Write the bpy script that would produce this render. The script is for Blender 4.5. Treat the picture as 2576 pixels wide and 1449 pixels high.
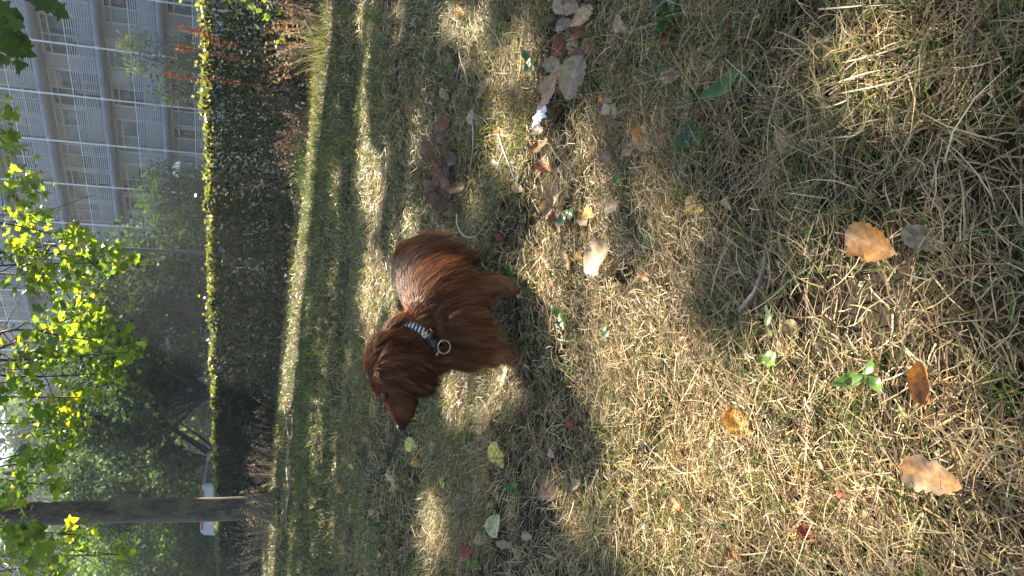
import bpy, bmesh, math, random
import numpy as np
from mathutils import Vector, Matrix, kdtree

# ------------------------------------------------------------------ camera, sky, sun, exposure
rng = np.random.default_rng(7)
random.seed(7)
scene = bpy.context.scene
for o in list(bpy.data.objects):
    bpy.data.objects.remove(o)
COL = scene.collection
rad = math.radians

FOC, PITCH, ROLL, CAMH = 1976.0, rad(18.0), rad(2.69), 0.55     # focal length in 2576-wide pixels
FWD = np.array([0, math.cos(PITCH), -math.sin(PITCH)])
_X = np.array([1.0, 0, 0]); _D = np.array([0, -math.sin(PITCH), -math.cos(PITCH)])
RGT = math.cos(ROLL) * _X - math.sin(ROLL) * _D
DWN = math.sin(ROLL) * _X + math.cos(ROLL) * _D
EYE = np.array([0, 0, CAMH])
def ray(V, y):                       # a direction measured on the photograph, used to survey the place
    return FWD * FOC + (1449 - y - 724.5) * RGT + (V - 1288) * DWN
def gnd(V, y, z=0.0):
    d = ray(V, y); return EYE + d * ((z - CAMH) / d[2])
def aty(V, y, Y):
    d = ray(V, y); return EYE + d * (Y / d[1])
def proj(P):
    q = np.asarray(P, float) - EYE; w = q @ FWD
    w = np.where(np.abs(w) < 1e-6, 1e-6, w)
    return 1288 + FOC * (q @ DWN) / w, 724.5 - FOC * (q @ RGT) / w, w

cam_data = bpy.data.cameras.new('camera'); cam = bpy.data.objects.new('camera', cam_data); COL.objects.link(cam)
cam.matrix_world = Matrix(((DWN[0], RGT[0], -FWD[0], 0), (DWN[1], RGT[1], -FWD[1], 0), (DWN[2], RGT[2], -FWD[2], CAMH), (0, 0, 0, 1)))
cam_data.sensor_fit = 'HORIZONTAL'; cam_data.sensor_width = 36.0
cam_data.lens = 36.0 * FOC / 2576.0
cam_data.clip_start = 0.02; cam_data.clip_end = 2000
cam_data.dof.use_dof = False
scene.camera = cam

SUN_EL, SUN_AZ = rad(40), rad(16)        # behind the subject, a little to the right
SDIR = np.array([math.sin(SUN_AZ) * math.cos(SUN_EL), math.cos(SUN_AZ) * math.cos(SUN_EL), math.sin(SUN_EL)])
world = bpy.data.worlds.new('World'); scene.world = world; world.use_nodes = True
wn = world.node_tree.nodes; wl = world.node_tree.links
sky = wn.new('ShaderNodeTexSky'); sky.sky_type = 'NISHITA'; sky.sun_disc = False
sky.dust_density = 1.6; sky.ozone_density = 0.7; sky.air_density = 0.9
sky.sun_elevation = SUN_EL; sky.sun_rotation = SUN_AZ
wn['Background'].inputs['Strength'].default_value = 0.056
wl.new(sky.outputs[0], wn['Background'].inputs[0])
sun_data = bpy.data.lights.new('sun', 'SUN'); sun_data.energy = 5.0; sun_data.angle = rad(0.53); sun_data.color = (1.0, 0.87, 0.68)
sun = bpy.data.objects.new('sun', sun_data); COL.objects.link(sun)
sun.rotation_euler = Vector(SDIR).to_track_quat('Z', 'Y').to_euler()
scene.view_settings.view_transform = 'Standard'; scene.view_settings.look = 'None'
scene.view_settings.exposure = 2.68; scene.view_settings.gamma = 1.0
scene.cycles.max_bounces = 10; scene.cycles.transmission_bounces = 6; scene.cycles.diffuse_bounces = 5
scene.cycles.transparent_max_bounces = 8
scene.cycles.use_denoising = True
scene.cycles.sample_clamp_indirect = 6.0

# ------------------------------------------------------------------ helpers
def lin(r, g, b):
    f = lambda c: (c / 255 / 12.92) if c / 255 <= 0.04045 else ((c / 255 + 0.055) / 1.055) ** 2.4
    return np.array([f(r), f(g), f(b)])

def tag(o, label=None, cat=None, group=None, kind=None):
    if label: o['label'] = label
    if cat: o['category'] = cat
    if group: o['group'] = group
    if kind: o['kind'] = kind
    return o

def build(name, V, F, mat=None, parent=None, col=None, smooth=False):
    """one mesh object from arrays; F is (n,3) or (n,4), or a list of such arrays"""
    me = bpy.data.meshes.new(name)
    V = np.asarray(V, np.float32).reshape(-1, 3)
    Fs = F if isinstance(F, list) and np.ndim(F[0]) == 2 else [F]
    Fs = [np.asarray(f, np.int32) for f in Fs if len(f)]
    me.vertices.add(len(V)); me.vertices.foreach_set('co', V.ravel())
    nl = sum(f.size for f in Fs); nf = sum(len(f) for f in Fs)
    me.loops.add(nl); me.polygons.add(nf)
    me.loops.foreach_set('vertex_index', np.concatenate([f.ravel() for f in Fs]))
    tot = np.concatenate([np.full(len(f), f.shape[1], np.int32) for f in Fs])
    st = np.concatenate([[0], np.cumsum(tot)[:-1]]).astype(np.int32)
    me.polygons.foreach_set('loop_start', st); me.polygons.foreach_set('loop_total', tot)
    if smooth: me.polygons.foreach_set('use_smooth', np.ones(nf, bool))
    me.update(calc_edges=True)
    if col is not None:
        a = me.attributes.new('col', 'FLOAT_COLOR', 'POINT')
        c = np.ones((len(V), 4), np.float32); c[:, :3] = col
        a.data.foreach_set('color', c.ravel())
    if mat: me.materials.append(mat)
    o = bpy.data.objects.new(name, me); COL.objects.link(o)
    if parent: o.parent = parent
    return o

def empty(name, loc=(0, 0, 0)):
    o = bpy.data.objects.new(name, None); o.empty_display_size = 0.1; COL.objects.link(o); o.location = loc
    return o

class MB:
    """collects boxes and tubes for one mesh"""
    def __init__(s): s.v = []; s.f4 = []; s.n = 0
    def add(s, V, F4):
        V = np.asarray(V, float).reshape(-1, 3); s.v.append(V); s.f4.append(np.asarray(F4, int) + s.n); s.n += len(V)
    def box(s, c, ax, ay, az):
        c = np.asarray(c, float); ax, ay, az = (np.asarray(a, float) / 2 for a in (ax, ay, az))
        V = [c + i * ax + j * ay + k * az for k in (-1, 1) for j in (-1, 1) for i in (-1, 1)]
        s.add(V, [[0, 2, 3, 1], [4, 5, 7, 6], [0, 1, 5, 4], [2, 6, 7, 3], [0, 4, 6, 2], [1, 3, 7, 5]])
    def tube(s, P, r, seg=8, cap=True):
        V, F = tube(P, r, seg, cap); s.add(V, F)
    def build(s, name, mat, parent=None, smooth=False):
        return build(name, np.concatenate(s.v), np.concatenate(s.f4), mat, parent, smooth=smooth)

def frames(P):
    P = np.asarray(P, float); T = np.gradient(P, axis=0); T /= np.linalg.norm(T, axis=1)[:, None] + 1e-12
    up = np.array([0, 0, 1.0]) if abs(T[0][2]) < 0.8 else np.array([1.0, 0, 0])
    N = np.zeros_like(P); n = np.cross(T[0], up); n /= np.linalg.norm(n)
    for i in range(len(P)):
        n = n - T[i] * (n @ T[i]); n /= np.linalg.norm(n) + 1e-12; N[i] = n
    return P, T, N, np.cross(T, N)

def tube(P, r, seg=8, cap=True):
    P, T, N, B = frames(P); k = len(P); r = np.broadcast_to(np.asarray(r, float), (k,))
    a = np.linspace(0, 2 * math.pi, seg, endpoint=False)
    V = (P[:, None] + r[:, None, None] * (np.cos(a)[None, :, None] * N[:, None] + np.sin(a)[None, :, None] * B[:, None])).reshape(-1, 3)
    F = [[i * seg + j, i * seg + (j + 1) % seg, (i + 1) * seg + (j + 1) % seg, (i + 1) * seg + j] for i in range(k - 1) for j in range(seg)]
    if cap:
        V = np.vstack([V, P[0], P[-1]]); a0, a1 = k * seg, k * seg + 1
        for j in range(0, seg, 2):
            F.append([a0, (j + 2) % seg, j + 1, j]); F.append([a1, (k - 1) * seg + j, (k - 1) * seg + j + 1, (k - 1) * seg + (j + 2) % seg])
    return V, F

def smooth_path(P, n=12):
    P = np.asarray(P, float); m = len(P)
    if m < 3: return np.array([P[0] + (P[-1] - P[0]) * t for t in np.linspace(0, 1, n)])
    Q = np.vstack([2 * P[0] - P[1], P, 2 * P[-1] - P[-2]]); out = []
    for t in np.linspace(0, m - 1 - 1e-6, n):
        i = int(t); u = t - i; a, b, c, d = Q[i:i + 4]
        out.append(0.5 * (2 * b + (c - a) * u + (2 * a - 5 * b + 4 * c - d) * u * u + (3 * b - a - 3 * c + d) * u ** 3))
    return np.array(out)

def rand_rot(n, tilt=None, yaw=None, r=rng):
    """n rotation matrices: random tilt (rad) of the normal away from up, random yaw"""
    yaw = r.uniform(0, 2 * math.pi, n) if yaw is None else yaw
    ph = r.uniform(0, 2 * math.pi, n)
    tilt = np.arccos(r.uniform(-1, 1, n)) if tilt is None else tilt
    ct, st = np.cos(tilt), np.sin(tilt)
    k = np.stack([np.cos(ph), np.sin(ph), np.zeros(n)], 1)
    K = np.zeros((n, 3, 3)); K[:, 0, 1] = -k[:, 2]; K[:, 0, 2] = k[:, 1]; K[:, 1, 0] = k[:, 2]; K[:, 1, 2] = -k[:, 0]; K[:, 2, 0] = -k[:, 1]; K[:, 2, 1] = k[:, 0]
    A = np.eye(3)[None] + st[:, None, None] * K + (1 - ct)[:, None, None] * (K @ K)
    Z = np.zeros((n, 3, 3)); Z[:, 0, 0] = np.cos(yaw); Z[:, 0, 1] = -np.sin(yaw); Z[:, 1, 0] = np.sin(yaw); Z[:, 1, 1] = np.cos(yaw); Z[:, 2, 2] = 1
    return A @ Z

def scatter(tv, tf, pos, rot, scale):
    """copies of a template (verts, faces) joined: returns V, F, index of copy per vertex"""
    n, k = len(pos), len(tv)
    V = np.einsum('nij,kj->nki', rot, tv) * np.asarray(scale).reshape(-1, 1, 1) + np.asarray(pos)[:, None]
    F = (np.asarray(tf)[None] + (np.arange(n) * k)[:, None, None]).reshape(-1, np.asarray(tf).shape[1])
    return V.reshape(-1, 3), F, np.repeat(np.arange(n), k)

# ------------------------------------------------------------------ materials
def new_mat(name):
    m = bpy.data.materials.new(name); m.use_nodes = True
    nt = m.node_tree; return m, nt, nt.nodes['Principled BSDF'], nt.nodes['Material Output']
def node(nt, t, **kw):
    n = nt.nodes.new(t)
    for k, v in kw.items():
        if k in n.inputs: n.inputs[k].default_value = v
        else: setattr(n, k, v)
    return n
def plain(name, c, rough=0.6, metal=0.0, spec=0.5, noise=0.0, nscale=8.0, bump=0.0, bscale=40.0):
    m, nt, b, out = new_mat(name)
    b.inputs['Roughness'].default_value = rough; b.inputs['Metallic'].default_value = metal; b.inputs['Specular IOR Level'].default_value = spec
    b.inputs['Base Color'].default_value = (*c, 1)
    if noise > 0:
        tc = node(nt, 'ShaderNodeTexCoord'); nz = node(nt, 'ShaderNodeTexNoise', Scale=nscale, Detail=6.0, Roughness=0.65)
        nt.links.new(tc.outputs['Object'], nz.inputs['Vector'])
        mp = node(nt, 'ShaderNodeMapRange'); mp.inputs[1].default_value = 0.3; mp.inputs[2].default_value = 0.7; mp.inputs[3].default_value = 1 - noise; mp.inputs[4].default_value = 1 + noise
        nt.links.new(nz.outputs[0], mp.inputs[0])
        mx = node(nt, 'ShaderNodeMix', data_type='RGBA', blend_type='MULTIPLY'); mx.inputs[0].default_value = 1; mx.inputs[6].default_value = (*c, 1)
        nt.links.new(mp.outputs[0], mx.inputs[7]); nt.links.new(mx.outputs[2], b.inputs['Base Color'])
    if bump > 0:
        tc = node(nt, 'ShaderNodeTexCoord'); nz = node(nt, 'ShaderNodeTexNoise', Scale=bscale, Detail=5.0)
        nt.links.new(tc.outputs['Object'], nz.inputs['Vector'])
        bp = node(nt, 'ShaderNodeBump', Strength=bump, Distance=0.02); nt.links.new(nz.outputs[0], bp.inputs['Height']); nt.links.new(bp.outputs[0], b.inputs['Normal'])
    return m
def leafy(name, c=None, rough=0.45, trans=0.4, tint=(1.15, 1.25, 0.5), spec=0.4, mottle=0.0, mscale=40.0):
    """thin plant tissue: reflects and lets light through; colour from the mesh's own 'col' attribute or from c"""
    m, nt, b, out = new_mat(name)
    b.inputs['Roughness'].default_value = rough; b.inputs['Specular IOR Level'].default_value = spec
    if c is None:
        a = node(nt, 'ShaderNodeAttribute', attribute_name='col'); src = a.outputs['Color']
    else:
        a = node(nt, 'ShaderNodeRGB'); a.outputs[0].default_value = (*c, 1); src = a.outputs[0]
    if mottle > 0:
        tc = node(nt, 'ShaderNodeTexCoord'); nz = node(nt, 'ShaderNodeTexNoise', Scale=mscale, Detail=5.0, Roughness=0.7)
        nt.links.new(tc.outputs['Object'], nz.inputs['Vector'])
        mp = node(nt, 'ShaderNodeMapRange'); mp.inputs[1].default_value = 0.3; mp.inputs[2].default_value = 0.7; mp.inputs[3].default_value = 1 - mottle; mp.inputs[4].default_value = 1 + mottle
        nt.links.new(nz.outputs[0], mp.inputs[0])
        mm = node(nt, 'ShaderNodeMix', data_type='RGBA', blend_type='MULTIPLY'); mm.inputs[0].default_value = 1
        nt.links.new(src, mm.inputs[6]); nt.links.new(mp.outputs[0], mm.inputs[7]); src = mm.outputs[2]
    nt.links.new(src, b.inputs['Base Color'])
    t = node(nt, 'ShaderNodeBsdfTranslucent')
    mx = node(nt, 'ShaderNodeMix', data_type='RGBA', blend_type='MULTIPLY'); mx.inputs[0].default_value = 1; mx.inputs[7].default_value = (*tint, 1); mx.clamp_result = False
    nt.links.new(src, mx.inputs[6]); nt.links.new(mx.outputs[2], t.inputs['Color'])
    s = node(nt, 'ShaderNodeMixShader'); s.inputs[0].default_value = trans
    nt.links.new(b.outputs[0], s.inputs[1]); nt.links.new(t.outputs[0], s.inputs[2]); nt.links.new(s.outputs[0], out.inputs['Surface'])
    return m

M = {}
M['blade'] = leafy('grass_blade', None, 0.5, 0.38, (1.25, 1.18, 0.9), 0.35)
M['plane_leaf'] = leafy('plane_leaf', None, 0.35, 0.55, (3.7, 3.5, 0.8), 0.5)
M['hedge_leaf'] = leafy('hedge_leaf', None, 0.7, 0.07, (1.6, 1.6, 0.5), 0.05)
M['hedge_lit_rim'] = leafy('hedge_painted_sun_rim', None, 0.35, 0.42, (1.75, 1.65, 0.75), 0.35)  # more translucent leaf copy that paints the glow along the hedge top
M['tree_leaf'] = leafy('tree_leaf', None, 0.75, 0.32, (1.7, 1.9, 0.7), 0.12)
M['dead_leaf'] = leafy('dead_leaf', None, 0.6, 0.22, (1.3, 1.05, 0.6), 0.25, mottle=0.5, mscale=6)
M['weed'] = leafy('weed_leaf', None, 0.35, 0.35, (1.6, 1.9, 0.5), 0.5, mottle=0.2, mscale=50)
M['dry_stalk'] = leafy('dry_stalk', None, 0.7, 0.25, (1.1, 1.0, 0.85), 0.2)
M['twig_dark'] = plain('twig_bark', (0.045, 0.035, 0.028), 0.85, noise=0.35, nscale=20)
M['bark_dark'] = plain('dark_bark', (0.035, 0.03, 0.026), 0.9, noise=0.4, nscale=6, bump=0.6, bscale=14)

def ground_mat(name, cols, scales, bump=0.4):
    m, nt, b, out = new_mat(name); b.inputs['Roughness'].default_value = 0.95; b.inputs['Specular IOR Level'].default_value = 0.1
    tc = node(nt, 'ShaderNodeTexCoord')
    n1 = node(nt, 'ShaderNodeTexNoise', Scale=scales[0], Detail=6.0, Roughness=0.7); n2 = node(nt, 'ShaderNodeTexNoise', Scale=scales[1], Detail=8.0, Roughness=0.75)
    for n in (n1, n2): nt.links.new(tc.outputs['Object'], n.inputs['Vector'])
    r1 = node(nt, 'ShaderNodeValToRGB'); r1.color_ramp.elements[0].position = 0.35; r1.color_ramp.elements[1].position = 0.65
    r1.color_ramp.elements[0].color = (*cols[0], 1); r1.color_ramp.elements[1].color = (*cols[1], 1)
    r2 = node(nt, 'ShaderNodeValToRGB'); r2.color_ramp.elements[0].position = 0.4; r2.color_ramp.elements[1].position = 0.62
    r2.color_ramp.elements[0].color = (0, 0, 0, 1); r2.color_ramp.elements[1].color = (1, 1, 1, 1)
    mx = node(nt, 'ShaderNodeMix', data_type='RGBA'); mx.inputs[7].default_value = (*cols[2], 1)
    nt.links.new(n1.outputs[0], r1.inputs[0]); nt.links.new(n2.outputs[0], r2.inputs[0])
    nt.links.new(r2.outputs[0], mx.inputs[0]); nt.links.new(r1.outputs[0], mx.inputs[6]); nt.links.new(mx.outputs[2], b.inputs['Base Color'])
    bp = node(nt, 'ShaderNodeBump', Strength=bump, Distance=0.02); nt.links.new(n2.outputs[0], bp.inputs['Height']); nt.links.new(bp.outputs[0], b.inputs['Normal'])
    return m
M['thatch'] = ground_mat('soil_and_thatch', [(0.04, 0.032, 0.021), (0.07, 0.055, 0.033), (0.02, 0.016, 0.012)], (1.3, 60.0), 0.8)
M['asphalt'] = ground_mat('asphalt', [(0.045, 0.045, 0.047), (0.06, 0.06, 0.06), (0.035, 0.035, 0.035)], (0.7, 120.0), 0.3)

# ------------------------------------------------------------------ surveyed lines
HD = np.array([-0.603, 0.798, 0.0]); HN = np.array([0.798, 0.603, 0.0])       # hedge direction (to the left and away), and away from camera
H0 = np.array([2.4, 11.84, 0.0])                                                # a point on the hedge's near foot
def hedge_pt(t, n=0.0, z=0.0): return H0 + HD * t + HN * n + np.array([0, 0, z])
def hedge_side(x, y): return (np.asarray(x) - H0[0]) * HN[0] + (np.asarray(y) - H0[1]) * HN[1]     # >0 beyond the hedge's near foot
HEDGE_H = 1.36

def bumps(x, y):
    return 0.012 * np.sin(3.1 * x + 1.3 * np.sin(2.3 * y)) * np.sin(2.7 * y + 0.8) + 0.006 * np.sin(9 * x + 2 * np.sin(7 * y)) * np.sin(8 * y) - 0.006

# ground and lawn
g = build('ground', [[-900, -900, -0.06], [900, -900, -0.06], [900, 900, -0.06], [-900, 900, -0.06]], [[0, 1, 2, 3]], M['asphalt']); g['kind'] = 'structure'
xs = np.concatenate([np.linspace(-40, -9, 12), np.linspace(-8.6, 5, 130), np.linspace(5.4, 30, 12)]); ys = np.concatenate([np.linspace(-25, -1.2, 10), np.linspace(-1, 14, 200), np.linspace(14.4, 60, 40)])
gx, gy = np.meshgrid(xs, ys)
Vg = np.stack([gx, gy, bumps(gx, gy)], -1)
s_ = hedge_side(gx, gy); over = s_ > 1.3
Vg[..., 2] = np.where(over, -0.2, Vg[..., 2])
nx = len(xs); idx = np.arange(len(xs) * len(ys)).reshape(len(ys), nx)
Fg = np.stack([idx[:-1, :-1], idx[:-1, 1:], idx[1:, 1:], idx[1:, :-1]], -1).reshape(-1, 4)
lawn = build('lawn', Vg.reshape(-1, 3), Fg, M['thatch'], smooth=True); lawn['kind'] = 'structure'
# ------------------------------------------------------------------ grass (uncountable)
def noise2(x, y, s, seed=0):
    """cheap smooth value noise"""
    r = np.random.default_rng(seed); T = r.random((64, 64))
    u, v = np.asarray(x) * s, np.asarray(y) * s
    i, j = np.floor(u).astype(int), np.floor(v).astype(int); fu, fv = u - i, v - j
    fu, fv = fu * fu * (3 - 2 * fu), fv * fv * (3 - 2 * fv)
    g = lambda a, b: T[a % 64, b % 64]
    return (g(i, j) * (1 - fu) + g(i + 1, j) * fu) * (1 - fv) + (g(i, j + 1) * (1 - fu) + g(i + 1, j + 1) * fu) * fv

def blades(root, yaw, L, W, e0, curl, col0, col1, S, twist=None):
    n = len(root); t = np.linspace(0, 1, S + 1)
    el = e0[:, None] - curl[:, None] * t[None, :]
    yw = yaw[:, None] + (0 if twist is None else twist[:, None] * t[None, :])
    st = (L / S)[:, None]
    d = np.stack([np.cos(el) * np.cos(yw), np.cos(el) * np.sin(yw), np.sin(el)], -1)
    P = root[:, None] + np.concatenate([np.zeros((n, 1, 3)), np.cumsum(d[:, :-1] * st[..., None], 1)], 1)
    P[..., 2] = np.maximum(P[..., 2], root[:, None, 2] * 0 + bumps(P[..., 0], P[..., 1]) + 0.001 + 0.006 * rng.random((n, 1)))
    roll = rng.uniform(-0.9, 0.9, n)
    side = np.stack([-np.sin(yw) * np.cos(roll)[:, None], np.cos(yw) * np.cos(roll)[:, None], np.sin(roll)[:, None] + 0 * yw], -1)
    w = (W[:, None] * (1 - 0.75 * t[None, :] ** 1.5) / 2)[..., None]
    V = np.stack([P - side * w, P + side * w], 2).reshape(-1, 3)
    b = (np.arange(n) * (S + 1) * 2)[:, None]; k = (np.arange(S) * 2)[None, :]
    F = np.stack([b + k, b + k + 1, b + k + 3, b + k + 2], -1).reshape(-1, 4)
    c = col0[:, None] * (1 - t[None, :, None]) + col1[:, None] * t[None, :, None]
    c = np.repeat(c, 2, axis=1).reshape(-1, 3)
    return V, F, c

STRAW = np.array([[0.52, 0.40, 0.21], [0.40, 0.285, 0.14], [0.64, 0.54, 0.34], [0.20, 0.13, 0.07], [0.47, 0.38, 0.23]])
GREEN = np.array([[0.085, 0.14, 0.03], [0.13, 0.19, 0.045], [0.055, 0.10, 0.025], [0.20, 0.24, 0.07]])

def in_view_patch(y0, y1, n, m0=0.30, slope=0.46, xc=0.0):
    y = np.sqrt(rng.uniform(y0 * y0, y1 * y1, n)); hw = slope * y + m0
    return xc + rng.uniform(-1, 1, n) * hw, y

def greenness(x, y):
    g0 = 0.24 + 0.75 * np.clip(noise2(x, y, 0.9, 3) - 0.42, 0, 1) + 0.5 * np.clip(noise2(x, y, 3.0, 4) - 0.5, 0, 1)
    g0 = g0 + 0.22 * np.clip((y - 1.9) / 1.5, 0, 1) + 0.22 * np.clip((y - 6) / 4, 0, 1)
    g0 = g0 + 0.16 * np.clip((x + 0.02) * 4, 0, 1) * np.clip((1.1 - y) * 3, 0, 1)
    g0 = g0 + 0.2 * np.exp(-((x + 0.07) ** 2 + (y - 1.6) ** 2) / 0.05)
    return np.clip(g0, 0.04, 0.85)

def patch(name, zones, label):
    Vs, Fs, Cs, off = [], [], [], 0
    for (y0, y1, n, lmin, lmax, w0, w1, S, kind) in zones:
        x, y = in_view_patch(y0, y1, n)
        if kind == 'up' and y1 < 11:        # rooted tufts: blades fan out of shared crowns
            m_ = n // 13; w_ = rng.integers(0, m_, n); tq = rng.random(n) < 0.7; r_ = 0.005 + 0.0035 * y
            x = np.where(tq, x[w_] + rng.normal(0, 1, n) * r_, x); y = np.where(tq, y[w_] + rng.normal(0, 1, n) * r_, y)
        keep = hedge_side(x, y) < -0.35
        dens = noise2(x, y, 6.0, 11) * 0.6 + noise2(x, y, 17.0, 12) * 0.4
        keep &= rng.random(n) < 0.08 + 2.2 * np.clip(dens - 0.16, 0, 1)
        x, y = x[keep], y[keep]; n = len(x); gr = greenness(x, y)
        isg = rng.random(n) < np.clip(gr + 0.9 * (noise2(x, y, 26.0, 61) - 0.5), 0.02, 0.95)
        if kind == 'mat': isg &= rng.random(n) < 0.3
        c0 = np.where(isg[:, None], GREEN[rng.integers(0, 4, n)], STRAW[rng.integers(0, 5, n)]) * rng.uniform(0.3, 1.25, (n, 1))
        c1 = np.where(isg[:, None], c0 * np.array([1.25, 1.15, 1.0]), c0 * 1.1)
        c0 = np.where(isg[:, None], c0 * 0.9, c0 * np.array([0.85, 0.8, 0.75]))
        flow = 2 * math.pi * noise2(x, y, 1.6, 21) * 1.6
        yaw = np.where(rng.random(n) < 0.45, flow + rng.normal(0, 0.7, n), rng.uniform(0, 2 * math.pi, n))
        L = rng.uniform(lmin, lmax, n) * (1 + 0.8 * np.clip((x - 0.0) * 3, 0, 1) * np.clip((1.2 - y) * 3, 0, 1) * (rng.random(n) < 0.4)) * np.where(isg, 1.15, 1.0) * (0.7 + 0.6 * noise2(x, y, 2.2, 5))
        if kind == 'mat':
            e0 = rng.uniform(-0.1, 0.45, n); curl = rng.normal(0.1, 0.4, n); z = rng.uniform(0.0, 0.022, n)
        else:
            e0 = np.where(isg, rng.uniform(0.55, 1.45, n), rng.uniform(0.15, 1.2, n)); curl = rng.uniform(0.2, 1.5, n); z = np.zeros(n)
        root = np.stack([x, y, bumps(x, y) + z], 1)
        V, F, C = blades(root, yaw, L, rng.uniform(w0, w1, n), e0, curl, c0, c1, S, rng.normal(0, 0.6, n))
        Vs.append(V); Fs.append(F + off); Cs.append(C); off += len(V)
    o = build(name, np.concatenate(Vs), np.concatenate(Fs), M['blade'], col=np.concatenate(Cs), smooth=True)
    return tag(o, label, 'grass', kind='stuff')
patch('grass', [
    (0.30, 1.25, 15000, 0.025, 0.065, 0.0010, 0.0020, 3, 'mat'), (0.30, 1.25, 36000, 0.010, 0.032, 0.0009, 0.0019, 2, 'mat'), (0.30, 1.25, 38000, 0.016, 0.048, 0.0009, 0.0020, 3, 'up'),
    (1.25, 2.5, 44000, 0.02, 0.055, 0.0013, 0.0026, 2, 'mat'), (1.25, 2.5, 50000, 0.02, 0.055, 0.0013, 0.0026, 3, 'up'),
    (2.5, 5.0, 26000, 0.03, 0.07, 0.0025, 0.0045, 2, 'mat'), (2.5, 5.0, 50000, 0.025, 0.065, 0.0022, 0.004, 3, 'up'),
    (5.0, 10.0, 58000, 0.03, 0.08, 0.004, 0.008, 2, 'up'), (10.0, 26.0, 55000, 0.04, 0.09, 0.010, 0.020, 2, 'up')],
    'straw coloured and green short grass covering the lawn')

# ------------------------------------------------------------------ leaf templates
def plane_leaf(n_fold=0.18, detail=True):
    """five-lobed plane leaf, 1 long, stalk at the origin, tip towards +y"""
    half = [(0.0, 0.02), (0.10, 0.0), (0.22, 0.02), (0.34, -0.02), (0.40, 0.10), (0.33, 0.20), (0.38, 0.30), (0.50, 0.38), (0.56, 0.50), (0.44, 0.50), (0.34, 0.52), (0.26, 0.56), (0.24, 0.68), (0.16, 0.80), (0.0, 1.0)] if detail else \
           [(0.0, 0.0), (0.36, -0.02), (0.30, 0.22), (0.55, 0.48), (0.25, 0.55), (0.0, 1.0)]
    out = half + [(-x, y) for x, y in half[-2:0:-1]]
    V = [(0, 0.36, -0.04)] + [(x, y, n_fold * abs(x) - 0.25 * (y - 0.4) ** 2) for x, y in out]
    k = len(out); F = [(0, 1 + i, 1 + (i + 1) % k) for i in range(k)]
    return np.array(V), np.array(F)
def ovate(nu=6, nv=4, w=0.36, fold=0.25, bend=0.3, tip=0.75):
    """pointed oval leaf, 1 long along +y; grid so that it can curl"""
    V, F = [], []
    for i in range(nu + 1):
        t = i / nu; ww = w * (math.sin(math.pi * t ** tip) ** 0.8 if 0 < i < nu else 0.012)
        for j in range(-nv // 2, nv // 2 + 1):
            u = j / (nv / 2); e = 1 + (0.07 * (1 if i % 2 else -1) if abs(u) == 1 else 0)
            V.append((ww * u * e, t, fold * ww * abs(u) + bend * (t - 0.5) ** 2))
    for i in range(nu):
        for j in range(nv):
            a = i * (nv + 1) + j; F.append((a, a + 1, a + nv + 2, a + nv + 1))
    return np.array(V), np.array(F)
PL_V, PL_F = plane_leaf(); PS_V, PS_F = plane_leaf(0.15, False)
DI_V = np.array([(0, 0, 0), (0.34, 0.45, 0.06), (0, 1, 0), (-0.34, 0.45, 0.06)]); DI_F = np.array([(0, 1, 2), (0, 2, 3)])      # simple folded leaf

# ------------------------------------------------------------------ plane trees
BRIGHT = [(20, 330, 35, 90, 26), (60, 470, 60, 60, 40), (70, 540, 70, 40, 34), (190, 600, 60, 45, 36), (240, 650, 90, 50, 62), (305, 660, 45, 35, 18),
          (130, 700, 100, 50, 66), (60, 620, 60, 70, 46), (200, 790, 90, 50, 62), (250, 860, 90, 45, 60), (325, 885, 45, 32, 20), (120, 870, 110, 70, 86), (270, 940, 60, 40, 30),
          (200, 1000, 80, 40, 46), (140, 1060, 70, 50, 52), (60, 960, 60, 80, 56), (170, 1110, 40, 40, 26), (100, 1160, 60, 40, 30), (30, 1240, 50, 50, 34), (150, 1225, 40, 30, 14),
          (60, 1390, 80, 60, 64), (190, 1345, 60, 40, 36), (300, 1395, 40, 50, 24), (40, 1330, 60, 30, 26), (130, 1420, 60, 40, 34)]
DARK = [(20, 60, 34, 60, 20), (45, 135, 28, 36, 12), (120, 12, 40, 24, 10)]

# where the sun reaches the lawn (surveyed): centre and half-axes
LIT = [(2050, 1180, 660, 430, 1.0), (1650, 900, 280, 260, 0.95), (1500, 720, 200, 180, 0.9), (2350, 1250, 420, 370, 1.0), (1380, 840, 130, 170, 1.0),
       (1500, 420, 190, 210, 0.85), (1330, 250, 120, 230, 0.75), (1650, 250, 150, 240, 0.72), (1800, 560, 190, 170, 0.8), (2300, 620, 160, 120, 0.6), (1960, 330, 120, 110, 0.6),
       (940, 340, 40, 230, 1.0), (935, 760, 34, 70, 0.95), (1075, 330, 30, 130, 0.9), (1190, 50, 60, 90, 1.0), (925, 60, 34, 100, 0.85),
       (1190, 1020, 90, 110, 0.95), (1100, 1340, 55, 130, 0.95), (1270, 1330, 45, 90, 0.7), (1170, 700, 60, 120, 0.8), (1060, 640, 30, 70, 0.6), (1230, 460, 60, 120, 0.6), (1400, 420, 110, 280, 0.75), (2250, 300, 450, 420, 0.08), (1950, 150, 160, 200, 0.4), (1410, 480, 90, 230, 0.9)]
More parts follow.
